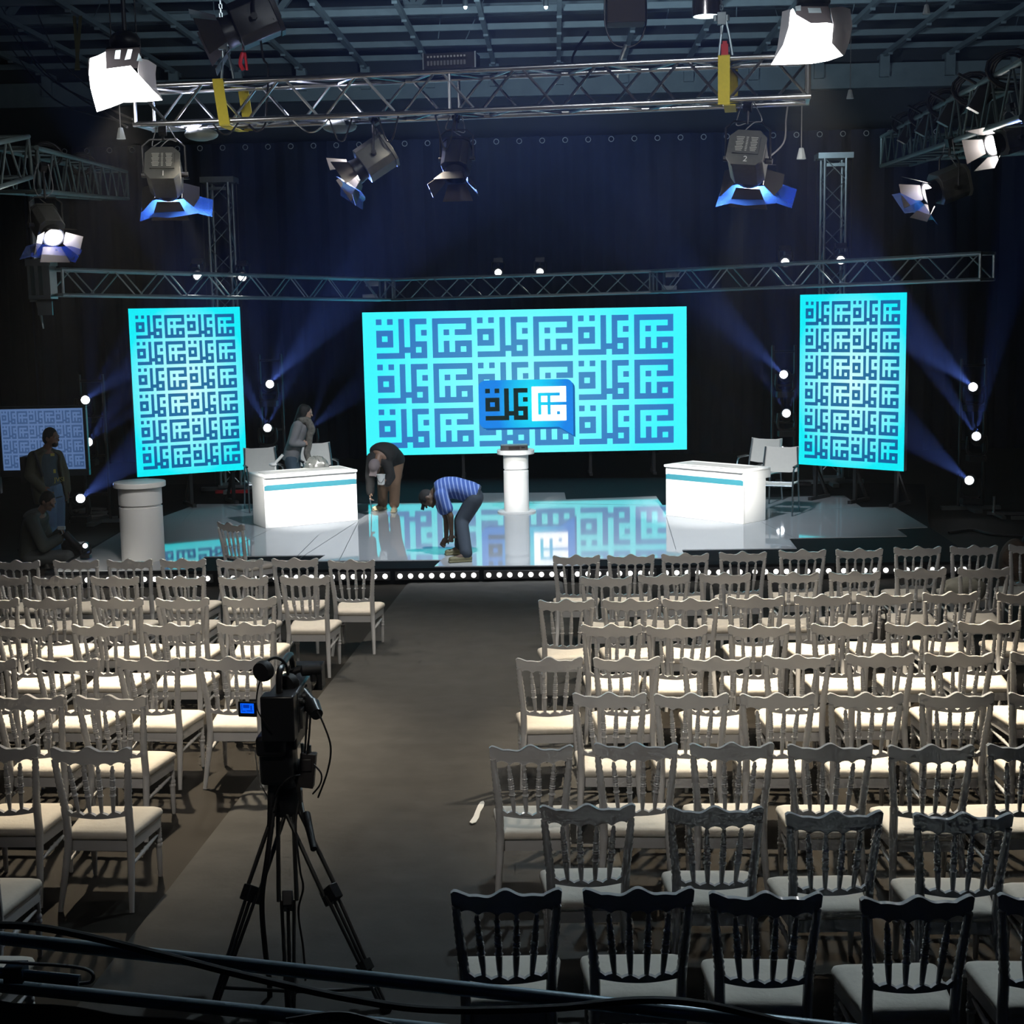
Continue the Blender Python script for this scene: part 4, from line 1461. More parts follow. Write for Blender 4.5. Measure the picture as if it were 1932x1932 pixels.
# (pixel, k, pixel the beam runs to, k there)
heads = [((507, 727), 115, (655, 560), 128, 'upper beam light on the dark stand between left screen and main screen', ((0, 0, 5), (5, -2, 3.2)), 1.),
         ((505, 811), 115, (478, 560), 130, 'middle beam light on the stand between left screen and main screen', ((-7, 0, 3.5), (0, 0, 3), (5, 0, 4)), 1.1),
         ((583, 812), 112, (715, 700), 120, 'beam light hidden behind the woman in the grey jacket', ((0, 0, 4), (3, 5, 3)), .5),
         ((150, 942), 126, (275, 845), 136, 'lowest beam light beside the standing man at left', ((0, 0, 4.5),), 1.),
         ((159, 756), 122, (300, 655), 132, 'upper beam light peeping past the corner of the television', ((0, 0, 4), (-1, 6, 3)), .8),
         ((165, 836), 122, (262, 700), 132, 'middle beam light peeping past the television edge', ((0, 0, 3.5), (-5, 0, 3), (5, 0, 3)), .9),
         ((1481, 709), 117, (1310, 540), 130, 'upper beam light on the dark stand between main screen and right screen', ((0, 0, 4.5), (4, 0, 3)), 1.),
         ((1484, 783), 117, (1468, 560), 130, 'middle beam light on the stand beside the right screen', ((-6, 0, 3), (0, 0, 3), (6, 0, 3)), 1.),
         ((1477, 852), 117, (1235, 680), 128, 'lowest beam light above the right canvas chairs', ((0, 0, 4.5),), 1.),
         ((1838, 732), 126, (1690, 600), 138, 'upper beam light on the stand at the far right', ((0, 0, 5), (3, 0, 3)), 1.),
         ((1843, 827), 126, (1785, 560), 138, 'middle beam light on the stand at the far right', ((-5, 0, 3.4), (0, 0, 3), (5, 0, 4)), 1.15),
         ((1831, 908), 126, (1680, 790), 136, 'lowest beam light on the stand at the far right', ((0, 0, 4.5),), .9)]
stand_k = {}
for (p, k, q, k2, lab, bms, pw) in heads:
    a = Dk(p[0], p[1], k)
    b = Dk(q[0], q[1], k * 1.42)
    moving_head(lab, a, (b - a), 1.0, beams=bms, power=pw)
for i, (px, pbot, k, lab) in enumerate(((505, 960, 115, 'left of the main screen'), (162, 965, 124, 'beside the television'), (1483, 945, 117, 'right of the main screen'), (1845, 985, 126, 'at the far right of the stage'))):
    a = Dk(px, 700, k)
    base = V3((a.x, a.y + .22, ZS + .008 if i in (0, 2) else 0))
    t = thing('light_stand', 'dark ladder stand carrying beam lights ' + lab, 'stand', base, group='stands of the beam lights')
    mb = MB()
    for s in (-.18, .18):
        mb.tube((s, 0, .06), (s, 0, 2.3), .025)
    mb.build('upright', M_plastic, t)
    for z in (.45, 1.05, 1.65, 2.2):
        MB().tube((-.18, 0, z), (.18, 0, z), .02).build('crossbar', M_plastic, t)
    MB().box((0, 0, .03), (.9, .12, .05)).box((0, 0, .03), (.12, .9, .05)).build('base', M_aludark if i in (1, 3) else M_black, t)
# small spot heads on top of the back truss
for i, (px, py, k, cx) in enumerate(((371, 518, 126, 'left pair, outer one'), (456, 521, 122, 'left pair, inner one'), (940, 513, 108, 'middle pair, left one'), (1019, 512, 109, 'middle pair, right one'), (1483, 493, 124, 'right pair, inner one'), (1588, 489, 127, 'right pair, outer one'))):
    a = Dk(px, py, k)
    aim = (P(900 + (px - 966) * .3, 1000, ZS) - a).normalized() * .35 + (EYE - a).normalized()
    t = thing('spot_head', 'small spotlight standing on the long truss, %s' % cx, 'light', a, group='spotlights on the long truss')
    MB().lathe([(.05, -.20), (.085, -.17), (.095, -.03), (.085, .07), (.08, .08), (.072, .08)], 16, (0, 0, 0), aim).build('head', M_plastic, t)
    MB().lathe([(.001, .100), (.04, .096), (.056, .088), (.056, .082), (.001, .082)], 16, (0, 0, 0), aim).build('lens', M_lamp, t)
    MB().box((0, .1, .20), (.16, .14, .08)).path([V3((-.1, 0, 0)), V3((-.1, .08, .16)), V3((0, .1, .2)), V3((.1, .08, .16)), V3((.1, 0, 0))], .015, 6, 3).build('yoke', M_plastic, t)
    MB().tube((0, .12, .15), (0, .2, -.05), .018).build('clamp', M_aludark, t)
# ------------------------------------------------------------------ video camera on its tripod
YT = 6.75
apex = D(538, 1502, YT)
feet = [P(402, 1905, .02), P(549, 1940, .02), P(728, 1908, .02)]
t3 = thing('tripod', 'tall dark camera tripod with twin tube legs standing on the aisle carpet', 'tripod', (apex.x, apex.y, 0))
o3 = V3((apex.x, apex.y, 0))
M_leg = mat('anodised leg tube', (.085, .085, .08), .35, .7)


def at3(o):
    o.location = -o3
    return o


at3(MB().lathe([(.03, -.10), (.075, -.08), (.085, -.02), (.085, .03), (.06, .05)], 20, apex).build('bowl', M_black, t3))
for i, f in enumerate(feet):
    a = apex + (f - apex) * .04
    d = (f - apex)
    side = d.cross(V3((0, 0, 1))).normalized() * .036
    m1 = apex + d * .47
    lg = MB()
    for s in (-1, 1):
        lg.tube(a + side * s, m1 + side * s * 1.15, .0105, seg=8)
    at3(lg.build('leg', M_leg, t3))
    at3(bev(MB().box(m1, (.105, .05, .075), basis(side, d * -1)).build('leg_lock', M_black, t3), .006))
    lo = MB()
    for s in (-.8, 0, .8):
        lo.tube(m1 + side * s, apex + d * .97 + side * s * .5, .0085, seg=8)
    lo.box(apex + d * .80, (.07, .045, .05), basis(side, d * -1))
    at3(lo.build('leg', M_leg, t3))
    at3(MB().ell(f + V3((0, 0, .01)), (.03, .03, .028)).build('foot', M_rubber, t3))
mid = (feet[0] + feet[1] + feet[2]) / 3
sp_ = MB()
for f in feet:
    m1 = apex + (f - apex) * .9
    sp_.tube(m1, (mid.x, mid.y, .14), .009)
at3(sp_.build('spreader', M_black, t3))
# fluid head with pan bar
at3(MB().lathe([(.055, .04), (.06, .06), (.06, .15), (.045, .17)], 18, apex).tube(apex + V3((-.09, 0, .13)), apex + V3((.09, 0, .13)), .055, seg=16).box(apex + V3((0, 0, .21)), (.09, .22, .05)).build('pan_head', M_black, t3))
pa = apex + V3((.06, -.02, .12))
at3(MB().path([pa, D(573, 1540, YT - .25), D(590, 1600, YT - .40)], [.010, .010], 8).build('pan_bar', M_leg, t3))
at3(MB().tube(D(578, 1535, YT - .24), D(592, 1602, YT - .42), .018, .016, 10).build('pan_grip', M_rubber, t3))

cb0 = apex + V3((-.02, 0, .24))
tc3 = thing('video_camera', 'black broadcast video camera with small blue side screen on the tripod', 'camera', cb0)


def atc(o):
    o.location = -cb0
    return o


bk = D(527, 1352, YT - .22)      # middle of the rear battery
body = D(533, 1350, YT)
atc(bev(MB().box(bk, (.155, .10, .215)).build('battery', M_plastic, tc3), .008))
atc(bev(MB().box(bk + V3((.01, .24, -.0)), (.14, .40, .20)).box(bk + V3((.01, .22, -.13)), (.11, .34, .10)).build('body', M_plastic, tc3), .012))
atc(MB().lathe([(.05, 0), (.055, .02), (.055, .15), (.065, .17), (.065, .27)], 20, bk + V3((.0, .44, .0)), (0, 1, 0)).build('lens_barrel', M_plastic, tc3))
atc(MB().box(bk + V3((0, .76, .0)), (.17, .10, .13)).build('lens_hood', M_plastic, tc3))
atc(MB().path([bk + V3((.0, .02, .10)), bk + V3((0, .04, .19)), bk + V3((0, .12, .215)), bk + V3((0, .34, .21)), bk + V3((0, .40, .10))], .016, 8, 4).build('carrying_handle', M_plastic, tc3))
# shoulder pad side plate, knobs
mb = MB()
for i in range(6):
    mb.tube(bk + V3((.075, .10 + .04 * i, .05 - .02 * (i % 2))), bk + V3((.095, .10 + .04 * i, .05 - .02 * (i % 2))), .011)
mb.box(bk + V3((.085, .2, -.04)), (.012, .22, .09))
atc(mb.build('side_controls', mat('dark grey control', (.05, .05, .05), .4), tc3))
vf = D(583, 1335, YT - .08)
atc(MB().tube(D(530, 1290, YT + .05), D(578, 1300, YT + .05), .022).tube(D(560, 1295, YT + .05), D(592, 1335, YT - .05), .030, .034, 12).tube(D(588, 1330, YT - .03), D(598, 1348, YT - .10), .040, .030, 12).build('viewfinder', M_plastic, tc3))
atc(MB().path([D(545, 1270, YT + .1), D(570, 1262, YT + .1), D(588, 1268, YT + .1), D(592, 1285, YT + .1)], .016, 8, 4).lathe([(.001, -.05), (.028, -.04), (.028, .05), (.001, .06)], 12, D(585, 1264, YT + .1), (1, .3, 0)).build('microphone', M_rubber, tc3))
# little side screen
c = D(467, 1338, YT - .05)
R = basis(V3((.12, 1, .0)))
t_ = bev(MB().box(c, (.090, .012, .074), R).build('side_screen', M_plastic, tc3), .003)
atc(t_)
lcd = screenmat('side screen glow', (.0, .09, .75), (.0, .35, 1.0), 1.3, (.05, .05))
g0 = c + R @ V3((.001, -.0075, .006))
mb = MB()
mb.box(g0, (.066, .001, .048), R)
mb.cur = 1
for (x, z, w, h) in ((-.004, .010, .030, .016), (-.018, -.014, .02, .004), (.012, -.012, .03, .005), (-.026, .006, .004, .03), (.02, .004, .006, .02)):
    mb.box(g0 + R @ V3((x, -.001, z)), (w, .0008, h), R)
atc(mb.build('screen_picture', [lcd, emit('side screen dark', (.0, .03, .35), 1.1)], tc3, 0))
hz = bk + V3((.09, .22, -.02))
cbm = MB()
cbm.path([D(598, 1340, YT - .1), D(612, 1370, YT - .12), D(624, 1410, YT - .12), D(618, 1455, YT - .1), D(600, 1505, YT - .08)], .0045, 6, 5)
cbm.path([D(580, 1345, YT - .1), D(577, 1390, YT - .1), D(575, 1420, YT - .08)], .005, 6, 5)
cbm.path([D(586, 1345, YT - .1), D(583, 1390, YT - .1), D(579, 1425, YT - .08)], .005, 6, 5)
cbm.path([D(592, 1442, YT - .1), D(606, 1460, YT - .12), D(604, 1480, YT - .12), D(590, 1498, YT - .1)], .004, 6, 5)
cbm.path([D(514, 1522, YT - .2), D(525, 1490, YT - .25), D(545, 1468, YT - .25), D(566, 1462, YT - .2)], .005, 6, 5)
o = cbm.build('hanging_cord', M_rubber, tc3)
atc(o)
t_ = thing('belt_pack', 'small black receiver box strapped to the right side of the tripod head', 'device', D(580, 1452, YT - .06))
bev(MB().box((0, 0, 0), (.075, .05, .17), Matrix.Rotation(.12, 3, 'Y')).box((0, -.028, .03), (.05, .008, .06)).build('case', mat('dark device', (.02, .02, .025), .3), t_), .008)
MB().tube((-.02, 0, .08), (-.02, 0, .13), .008).tube((.015, 0, .08), (.015, 0, .12), .008).build('connector', M_aludark, t_)
# battery bag under the camera
tag(bev(MB().box(D(526, 1435, YT - .1), (.16, .16, .20)).box(D(516, 1400, YT - .12), (.14, .18, .10)).build('battery_plate', M_plastic), .02), 'black accessory box hanging below the video camera', 'box')
# headphones over the camera
hp = D(497, 1266, YT - .22)
t_ = thing('headphones', 'black headphones hung over the top of the video camera', 'headphones', hp)
MB().lathe([(.001, -.025), (.045, -.022), (.050, 0), (.046, .022), (.001, .026)], 20, (0, 0, 0), (.5, 1, .1)).build('ear_cup', M_rubber, t_)
q2 = D(545, 1290, YT - .05) - hp
MB().lathe([(.001, -.025), (.045, -.022), (.050, 0), (.046, .022), (.001, .026)], 20, q2, (.5, 1, .1)).build('ear_cup', M_rubber, t_)
MB().path([V3((-.01, 0, .03)), D(502, 1248, YT - .2) - hp, D(520, 1241, YT - .15) - hp, D(538, 1252, YT - .1) - hp, q2 + V3((0, 0, .03))], .007, 8, 6).build('headband', M_plastic, t_)
MB().path([V3((.0, 0, -.03)), D(489, 1290, YT - .24) - hp, D(484, 1320, YT - .24) - hp, D(488, 1345, YT - .3) - hp, D(510, 1375, YT - .3) - hp], .0035, 6, 5).build('cord', M_rubber, t_)
# cables down the legs
o = MB().path([D(520, 1495, YT - .1), D(512, 1560, YT - .2), D(504, 1620, YT - .3), D(494, 1700, YT - .35), D(500, 1790, YT - .35), D(508, 1850, YT - .35), D(509, 1925, YT - .3)], .013, 8, 6).build('thick_cable', M_rubber)
tag(o, 'thick black cable running down the left side of the tripod', 'cable')
o = MB().path([D(566, 1500, YT - .1), D(558, 1560, YT - .2), D(566, 1640, YT - .3), D(572, 1675, YT - .3), D(563, 1720, YT - .3), D(572, 1790, YT - .3), D(576, 1850, YT - .3)], .005, 6, 6).build('thin_cable', M_rubber)
tag(o, 'thin black cable hanging down beside the middle tripod leg', 'cable')
mb = MB()
mb.path([D(481, 1415, YT - .1), D(484, 1440, YT - .1), D(490, 1475, YT - .1), D(512, 1515, YT - .1)], .003, 6, 5)
mb.path([D(487, 1415, YT - .1), D(495, 1440, YT - .1), D(506, 1480, YT - .1)], .003, 6, 5)
tag(mb.build('strap_cord', mat('grey cable', (.25, .25, .25), .5)), 'thin grey cords hanging left of the tripod head', 'cord')
o = MB().tube(D(493, 1415, YT - .1), D(513, 1480, YT - .1), .018, .014, 10).tube(D(513, 1480, YT - .1), D(511, 1560, YT - .15), .020, .018, 10).build('second_pan_bar', M_rubber, t3)
at3(o)

# ------------------------------------------------------------------ guard rail in the foreground
ra, rb = Dk(0, 1770, 520), Dk(1366, 1919, 598)
rd = rb - ra
e0, e1 = ra - rd * .4, rb + rd * .75
zt = (ra.z + rb.z) / 2
M_rail = mat('blue grey painted tube', (.20, .27, .32), .38, .3, noise=.1)
tr = thing('guard_rail', 'blue grey tubular guard rail crossing the bottom of the view', 'railing', ((e0 + e1) / 2)[:2] + (0,))
ro = -V3(tr.location)
o = MB().tube(e0, e1, .024, seg=16).build('top_tube', M_rail, tr)
o.location = ro
la, lb_ = Dk(0, 1860, 522), Dk(500, 1911, 549)
ld_ = lb_ - la
l0, l1_ = la - ld_ * .9, la + ld_ * 3.6
o = MB().tube(l0, l1_, .024, seg=16).build('lower_tube', M_rail, tr)
o.location = ro
for f_ in (.06, .42, .78):
    q = l0.lerp(l1_, f_)
    o = MB().tube((q.x, q.y, 0), (q.x, q.y, q.z), .022).build('post', M_rail, tr)
    o.location = ro
for f_ in (.05, .9):
    q, q2 = l0.lerp(l1_, f_), e0.lerp(e1, f_ * .86)
    o = MB().tube(q, q2, .02).build('post', M_rail, tr)
    o.location = ro
nn = V3((-ld_.y, ld_.x, 0)).normalized()
g = []
for z in (0.02, .3, l0.z - .03):
    g.append([l0.lerp(l1_, i / 60) * 1 - V3((0, 0, l0.lerp(l1_, i / 60).z - z)) - nn * (.03 + .012 * math.sin(i * 1.1)) for i in range(61)])
tag(MB().sheet(g, .008).build('skirt_cloth', M_curtb), 'black cloth skirt hanging below the guard rail', 'cloth')
o = MB().path([Dk(-60, 1745, 600), Dk(60, 1748, 600), Dk(170, 1768, 600), Dk(300, 1800, 605), Dk(480, 1845, 610), Dk(660, 1884, 610), Dk(820, 1905, 612), Dk(1040, 1902, 615), Dk(1205, 1887, 620), Dk(1330, 1895, 620), Dk(1480, 1930, 620), Dk(1600, 1965, 620)], .0125, 8, 6).build('thick_cable', M_rubber)
tag(o, 'thick black cable draped loosely along the guard rail', 'cable')
o = MB().path([Dk(-40, 1812, 600), Dk(60, 1818, 600), Dk(120, 1822, 600), Dk(160, 1828, 600), Dk(175, 1838, 600), Dk(172, 1852, 600), Dk(150, 1856, 600)], .006, 8, 6).build('wire_sling', mat('grey cable', (.25, .25, .25), .5))
tag(o, 'wire sling ending in a hook lying on the lower rail tube', 'cable')
o = MB().tube(Dk(0, 1835, 598), Dk(150, 1850, 598), .018, seg=12).box(Dk(30, 1834, 598), (.06, .06, .05)).build('pipe_clamp', mat('glossy blue black pipe', (.02, .05, .09), .15, .5))
tag(o, 'glossy dark blue cylinder clamped over the lower rail tube', 'clamp')
mb = MB()
for i in range(3):
    mb.path([Dk(540 + i * 40, 1925, 600), Dk(640, 1912 + i * 5, 600), Dk(720, 1930 + i * 4, 600), Dk(800, 1950, 600)], .008, 6, 5)
tag(mb.build('cable_bundle', M_rubber), 'dark cable bundle resting on the skirt below the tripod', 'cable')

# ------------------------------------------------------------------ bag on a chair
b_ = P(1818, 1108, .62)
mb = MB()
R_ = []
random.seed(9)
for i in range(11):
    a = PI * i / 10
    R_.append([b_ + V3((math.cos(2 * PI * j / 20) * math.sin(a + .02) * .21 * (1 + .08 * math.sin(j * 1.9 + i)), math.sin(2 * PI * j / 20) * math.sin(a + .02) * .13 * (1 + .1 * math.sin(j * 2.3)), math.cos(a) * .13 - .03)) for j in range(20)])
mb.ring_skin(R_)
o = mb.build('backpack', mat('grey green nylon', (.20, .20, .17), .7, noise=.3, nscale=15))
tag(o, 'slumped grey green backpack lying on a front row seat at right', 'bag')
b_ = P(1663, 1180, .45)
o = MB().cap(b_, b_ - V3((.02, 0, .28)), .06, .075, 12).path([b_ + V3((-.04, 0, 0)), b_ + V3((-.03, 0, .12)), b_ + V3((.03, 0, .12)), b_ + V3((.04, 0, 0))], .008, 6, 3).build('hand_bag', mat('black leather', (.02, .02, .02), .35))
tag(o, 'small black bag hanging between chairs in the third row of right block', 'bag')
# floor clutter left and right of the stage
random.seed(13)
mb = MB()
for i in range(7):
    p = P(140 + random.random() * 30, 955 + random.random() * 30, .02)
    mb.bar(p, p + V3((random.uniform(.2, .5), random.uniform(-.3, .3), 0)), .12, .03)
o = mb.build('foil_sheet', mat('crumpled pale foil', (.45, .45, .42), .35, .4))
o['kind'] = 'stuff'
tag(o, 'scattered pale foil strips on the floor behind the standing man', 'foil')
o = MB().path([P(1790, 1005, .02), P(1835, 1000, .02), P(1870, 1008, .02), P(1932, 1012, .02)], .02, 6, 5).build('floor_cable', M_rubber)
tag(o, 'black cable snaking over the floor right of the stage', 'cable')
c0 = P(1875, 968, .06)
o = MB().bar(c0 + V3((-.1, 0, 0)), c0 + V3((.5, -.1, 0)), .06, .04).bar(c0, c0 + V3((0, -.5, 0)), .06, .04).tube(c0, c0 + V3((0, 0, .25)), .02).bar(c0 + V3((.1, -.5, 0)), c0 + V3((.6, -.55, 0)), .04, .05).build('stand_foot', M_alu)
tag(o, 'bright aluminium stand foot lying right of the stage', 'stand')
# ------------------------------------------------------------------ people
def fluid(o, vox=.012, it=6, fac=.5):
    r = o.modifiers.new('surface', 'REMESH')
    r.mode = 'VOXEL'
    r.voxel_size = vox
    r.use_smooth_shade = True
    s = o.modifiers.new('soften', 'SMOOTH')
    s.factor = fac
    s.iterations = it
    return o


def person(label, J, face, clothes, skin=(.30, .17, .11), hair=(.01, .008, .007), hairstyle='short', scale=1., curl=(.9, .9)):
    """J: joints as points in the hall"""
    J = {k: V3(v) for k, v in J.items()}
    org = V3(((J['anL'].x + J['anR'].x) / 2, (J['anL'].y + J['anR'].y) / 2, min(J['toL'].z, J['toR'].z) - .03))
    t = thing('person', label, 'person', org)
    s = scale
    lat = (J['shR'] - J['shL']).normalized()
    spine = spline([J['pelvis'], J['chest'], J['neck']], 6)

    def torso(mb, inf=0., t0=0., t1=1., low=0.):
        prof = [(0, .150, .108), (.12, .158, .118), (.3, .145, .108), (.5, .150, .112), (.7, .168, .118), (.86, .160, .100), (1., .075, .062)]
        rings = []
        N = len(spine)
        pts = []
        for i, p in enumerate(spine):
            tt = i / (N - 1)
            if t0 <= tt <= t1:
                pts.append((p, tt, (spine[min(i + 1, N - 1)] - spine[max(i - 1, 0)]).normalized()))
        d0 = (spine[1] - spine[0]).normalized()
        if low:
            pts = [(spine[0] - d0 * low, 0, d0)] + pts
        for p, tt, d in pts:
            for (a, wa, da), (b, wb, db) in zip(prof, prof[1:]):
                if a <= tt <= b + 1e-6:
                    f_ = (tt - a) / (b - a)
                    w, dd = wa + (wb - wa) * f_, da + (db - da) * f_
                    break
            hl = (J['hipR'] - J['hipL']).normalized()
            l_ = (hl * (1 - tt) + lat * tt)
            l_ = (l_ - d * l_.dot(d)).normalized()
            fr = d.cross(l_)
            w, dd = w * s + inf, dd * s + inf
            rings.append([p + l_ * math.cos(2 * PI * k / 18) * w + fr * math.sin(2 * PI * k / 18) * dd for k in range(18)])
        mb.ring_skin(rings)

    def limb(mb, names, rad, inf=0.):
        for a, b, r1, r2 in zip(names, names[1:], rad, rad[1:]):
            mb.cap(J[a], J[b], r1 * s + inf, r2 * s + inf, 10)

    b = MB()
    torso(b)
    up = (J['head'] - J['neck']).normalized()
    fc = V3(face).normalized()
    fc = fc.normalized()
    hx = fc.cross(up).normalized()
    hu = hx.cross(fc).normalized()
    HR = Matrix((hx, fc, hu)).transposed()
    h = J['head']
    b.cap(J['neck'], h - hu * .04 * s, .055 * s, .052 * s, 10)
    b.ell(h + hu * .015 * s, (.076 * s, .096 * s, .108 * s), HR, 14, 10)
    b.ell(h + HR @ V3((0, .035, -.055)) * s, (.055 * s, .058 * s, .060 * s), HR, 12, 8)
    b.cap(h + HR @ V3((0, .088, .012)) * s, h + HR @ V3((0, .112, -.018)) * s, .011 * s, .015 * s)
    b.cap(h + HR @ V3((-.022, .090, -.048)) * s, h + HR @ V3((.022, .090, -.048)) * s, .008 * s)
    b.cap(h + HR @ V3((-.045, .082, .030)) * s, h + HR @ V3((.045, .082, .030)) * s, .011 * s)
    b.ell(h + HR @ V3((0, .080, -.090)) * s, (.022 * s, .018 * s, .016 * s), HR)
    for q in (-1, 1):
        b.ell(h + HR @ V3((q * .076, -.004, -.006)) * s, (.010 * s, .020 * s, .032 * s), HR)
    for S in 'LR':
        limb(b, ['sh' + S, 'el' + S, 'wr' + S], [.050, .040, .027])
        limb(b, ['hip' + S, 'kn' + S, 'an' + S], [.085, .056, .038])
        b.cap(J['an' + S], J['to' + S], .036 * s, .030 * s)
        # hand
        w, hd = J['wr' + S], (J['ha' + S] - J['wr' + S])
        hd = hd.normalized()
        fore = (J['wr' + S] - J['el' + S]).normalized()
        sdv = hd.cross(lat)
        if sdv.length < .2:
            sdv = hd.cross(V3((0, 1, 0)))
        sdv.normalize()
        nrm = hd.cross(sdv).normalized()
        if S == 'L':
            nrm = -nrm
        b.ell(w + hd * .048 * s, (.040 * s, .015 * s, .050 * s), Matrix((sdv, nrm, hd)).transposed())
        cu_ = curl[0 if S == 'L' else 1]
        for i, L in enumerate((.074, .082, .076, .060)):
            p0 = w + hd * .085 * s + sdv * ((i - 1.5) * .021) * s
            d1 = (hd * math.cos(cu_ * .5) + nrm * math.sin(cu_ * .5)).normalized()
            d2 = (hd * math.cos(cu_ * 1.3) + nrm * math.sin(cu_ * 1.3)).normalized()
            p1 = p0 + d1 * L * .5 * s
            b.cap(p0, p1, .0095 * s, .0088 * s, 7)
            b.cap(p1, p1 + d2 * L * .5 * s, .0088 * s, .0075 * s, 7)
        p0 = w + hd * .025 * s - sdv * .034 * s
        p1 = p0 + (hd * .6 - sdv * .55 + nrm * .4) * .036 * s
        b.cap(p0, p1, .0115 * s, .0105 * s, 7)
        b.cap(p1, p1 + (hd * .8 + nrm * .4) * .030 * s, .0105 * s, .009 * s, 7)
    M_sk = mat('skin %.2f %.2f' % (skin[0], skin[2]), skin, .55, noise=.08, nscale=30)

    def fin(mb, name, ma, vox=.012, it=6):
        o = mb.build(name, ma, t)
        o.location = -org
        fluid(o, vox, it)
        return o
    fin(b, 'body', M_sk, .0075, 3)
    ey = MB()
    for q in (-1, 1):
        ey.ell(h + HR @ V3((q * .032, .086, .010)) * s, .011 * s)
    o = ey.build('eyes', mat('eye', (.25, .22, .2), .2), t)
    o.location = -org
    ih = MB()
    for q in (-1, 1):
        ih.ell(h + HR @ V3((q * .032, .095, .009)) * s, .0055 * s)
    o = ih.build('irises', mat('iris', (.01, .008, .006), .2), t)
    o.location = -org
    M_h = mat('hair %.3f' % hair[0], hair, .7, noise=.3, nscale=60)
    hb = MB()
    if hairstyle in ('short', 'long'):
        hb.ell(h + HR @ V3((0, -.012, .030)) * s, (.083 * s, .100 * s, .104 * s), HR, 14, 10)
        hb.ell(h + HR @ V3((0, -.045, -.01)) * s, (.076 * s, .065 * s, .085 * s), HR, 14, 10)
        if hairstyle == 'long':
            hb.ell(h + HR @ V3((0, -.06, .02)) * s, (.10 * s, .085 * s, .12 * s), HR)
            hb.cap(h + HR @ V3((0, -.07, -.02)) * s, J['neck'] + HR @ V3((0, -.075, -.08)) * s, .080 * s, .060 * s)
            hb.cap(h + HR @ V3((.05, -.0, .0)) * s, J['neck'] + HR @ V3((.08, -.02, -.03)) * s, .040 * s, .035 * s)
            hb.cap(h + HR @ V3((-.05, -.0, .0)) * s, J['neck'] + HR @ V3((-.08, -.02, -.03)) * s, .040 * s, .035 * s)
        # keep the face clear: the hair mass ends at the brow
        fin(hb, 'hair', M_h, .011, 4)
    if hairstyle == 'cap':
        hb.ell(h + HR @ V3((0, -.004, .035)) * s, (.086 * s, .104 * s, .092 * s), HR, 14, 10)
        g = [[h + HR @ V3((x, y, .042 - .010 * (y - .09) / .07 - 3 * x * x)) * s for x in (-.065, -.03, 0, .03, .065)] for y in (.080, .12, .165)]
        hb.sheet(g, .012)
        cc = clothes.get('cap', (.1, .09, .09))
        fin(hb, 'cap', mat('cap %.3f' % cc[0], cc, .8, noise=.1), .010, 3)
    for kind, spec in clothes.items():
        if kind == 'cap':
            continue
        if kind == 'shoes':
            M_s = mat('shoe %.3f %.3f' % (spec[0], spec[1]), spec, .6, noise=.15, nscale=40)
            for S in 'LR':
                a, tt_ = J['an' + S], J['to' + S]
                d_ = (tt_ - a)
                d_.z = 0
                d_.normalize()
                fl_ = min(a.z, tt_.z)
                hb = MB()
                z = tt_.z
                hb.cap(V3((a.x, a.y, z + .01)) - d_ * .03, V3((tt_.x, tt_.y, z + .002)) + d_ * .03, .042 * s, .036 * s, 12)
                hb.cap(V3((a.x, a.y, z + .02)), V3((a.x, a.y, z + .06)), .045 * s, .044 * s, 12)
                hb.box(V3((a.x + tt_.x, a.y + tt_.y, 0)) / 2 + V3((0, 0, z - .026)), (.085 * s, ((tt_ - a).length + .12) * s, .016), basis(d_))
                fin(hb, 'shoe', M_s, .008, 3)
            continue
        col, kw = spec[0], spec[1] if len(spec) > 1 else {}
        inf = kw.get('inf', .02)
        mb = MB()
        if kind in ('trousers',):
            torso(mb, inf * .9, 0, .22, .06 * s)
            for S in 'LR':
                a = J['an' + S] + (J['kn' + S] - J['an' + S]).normalized() * .02
                mb.cap(J['hip' + S], J['kn' + S], .088 * s + inf, .062 * s + inf, 14)
                mb.cap(J['kn' + S], a, .062 * s + inf, .052 * s + inf * 1.1, 14)
                mb.ell(J['hip' + S] + (J['pelvis'] - J['hip' + S]) * .4, .10 * s + inf)
        else:
            torso(mb, inf, 0, .97, kw.get('low', .06))
            mb.cap(J['shL'], J['shR'], .055 * s + inf, .055 * s + inf, 14)
            for S in 'LR':
                end = J['wr' + S] if kw.get('sleeve', 'long') == 'long' else J['sh' + S].lerp(J['el' + S], .62)
                if kw.get('sleeve', 'long') == 'long':
                    mb.cap(J['sh' + S], J['el' + S], .054 * s + inf, .043 * s + inf, 14)
                    mb.cap(J['el' + S], end, .043 * s + inf, .033 * s + inf, 14)
                else:
                    mb.cap(J['sh' + S], end, .056 * s + inf, .052 * s + inf, 14)
        nm = 'clothes %.3f %.3f %.3f' % col
        ma = mat(nm, col, .85, noise=kw.get('noise', .12), nscale=kw.get('ns', 12), bump=.3)
        if kw.get('stripes'):
            ma = stripes(kw['stripes'], col, J)
        fin(mb, kw.get('name', kind), ma, .012, kw.get('it', 5))
    return t, HR, org


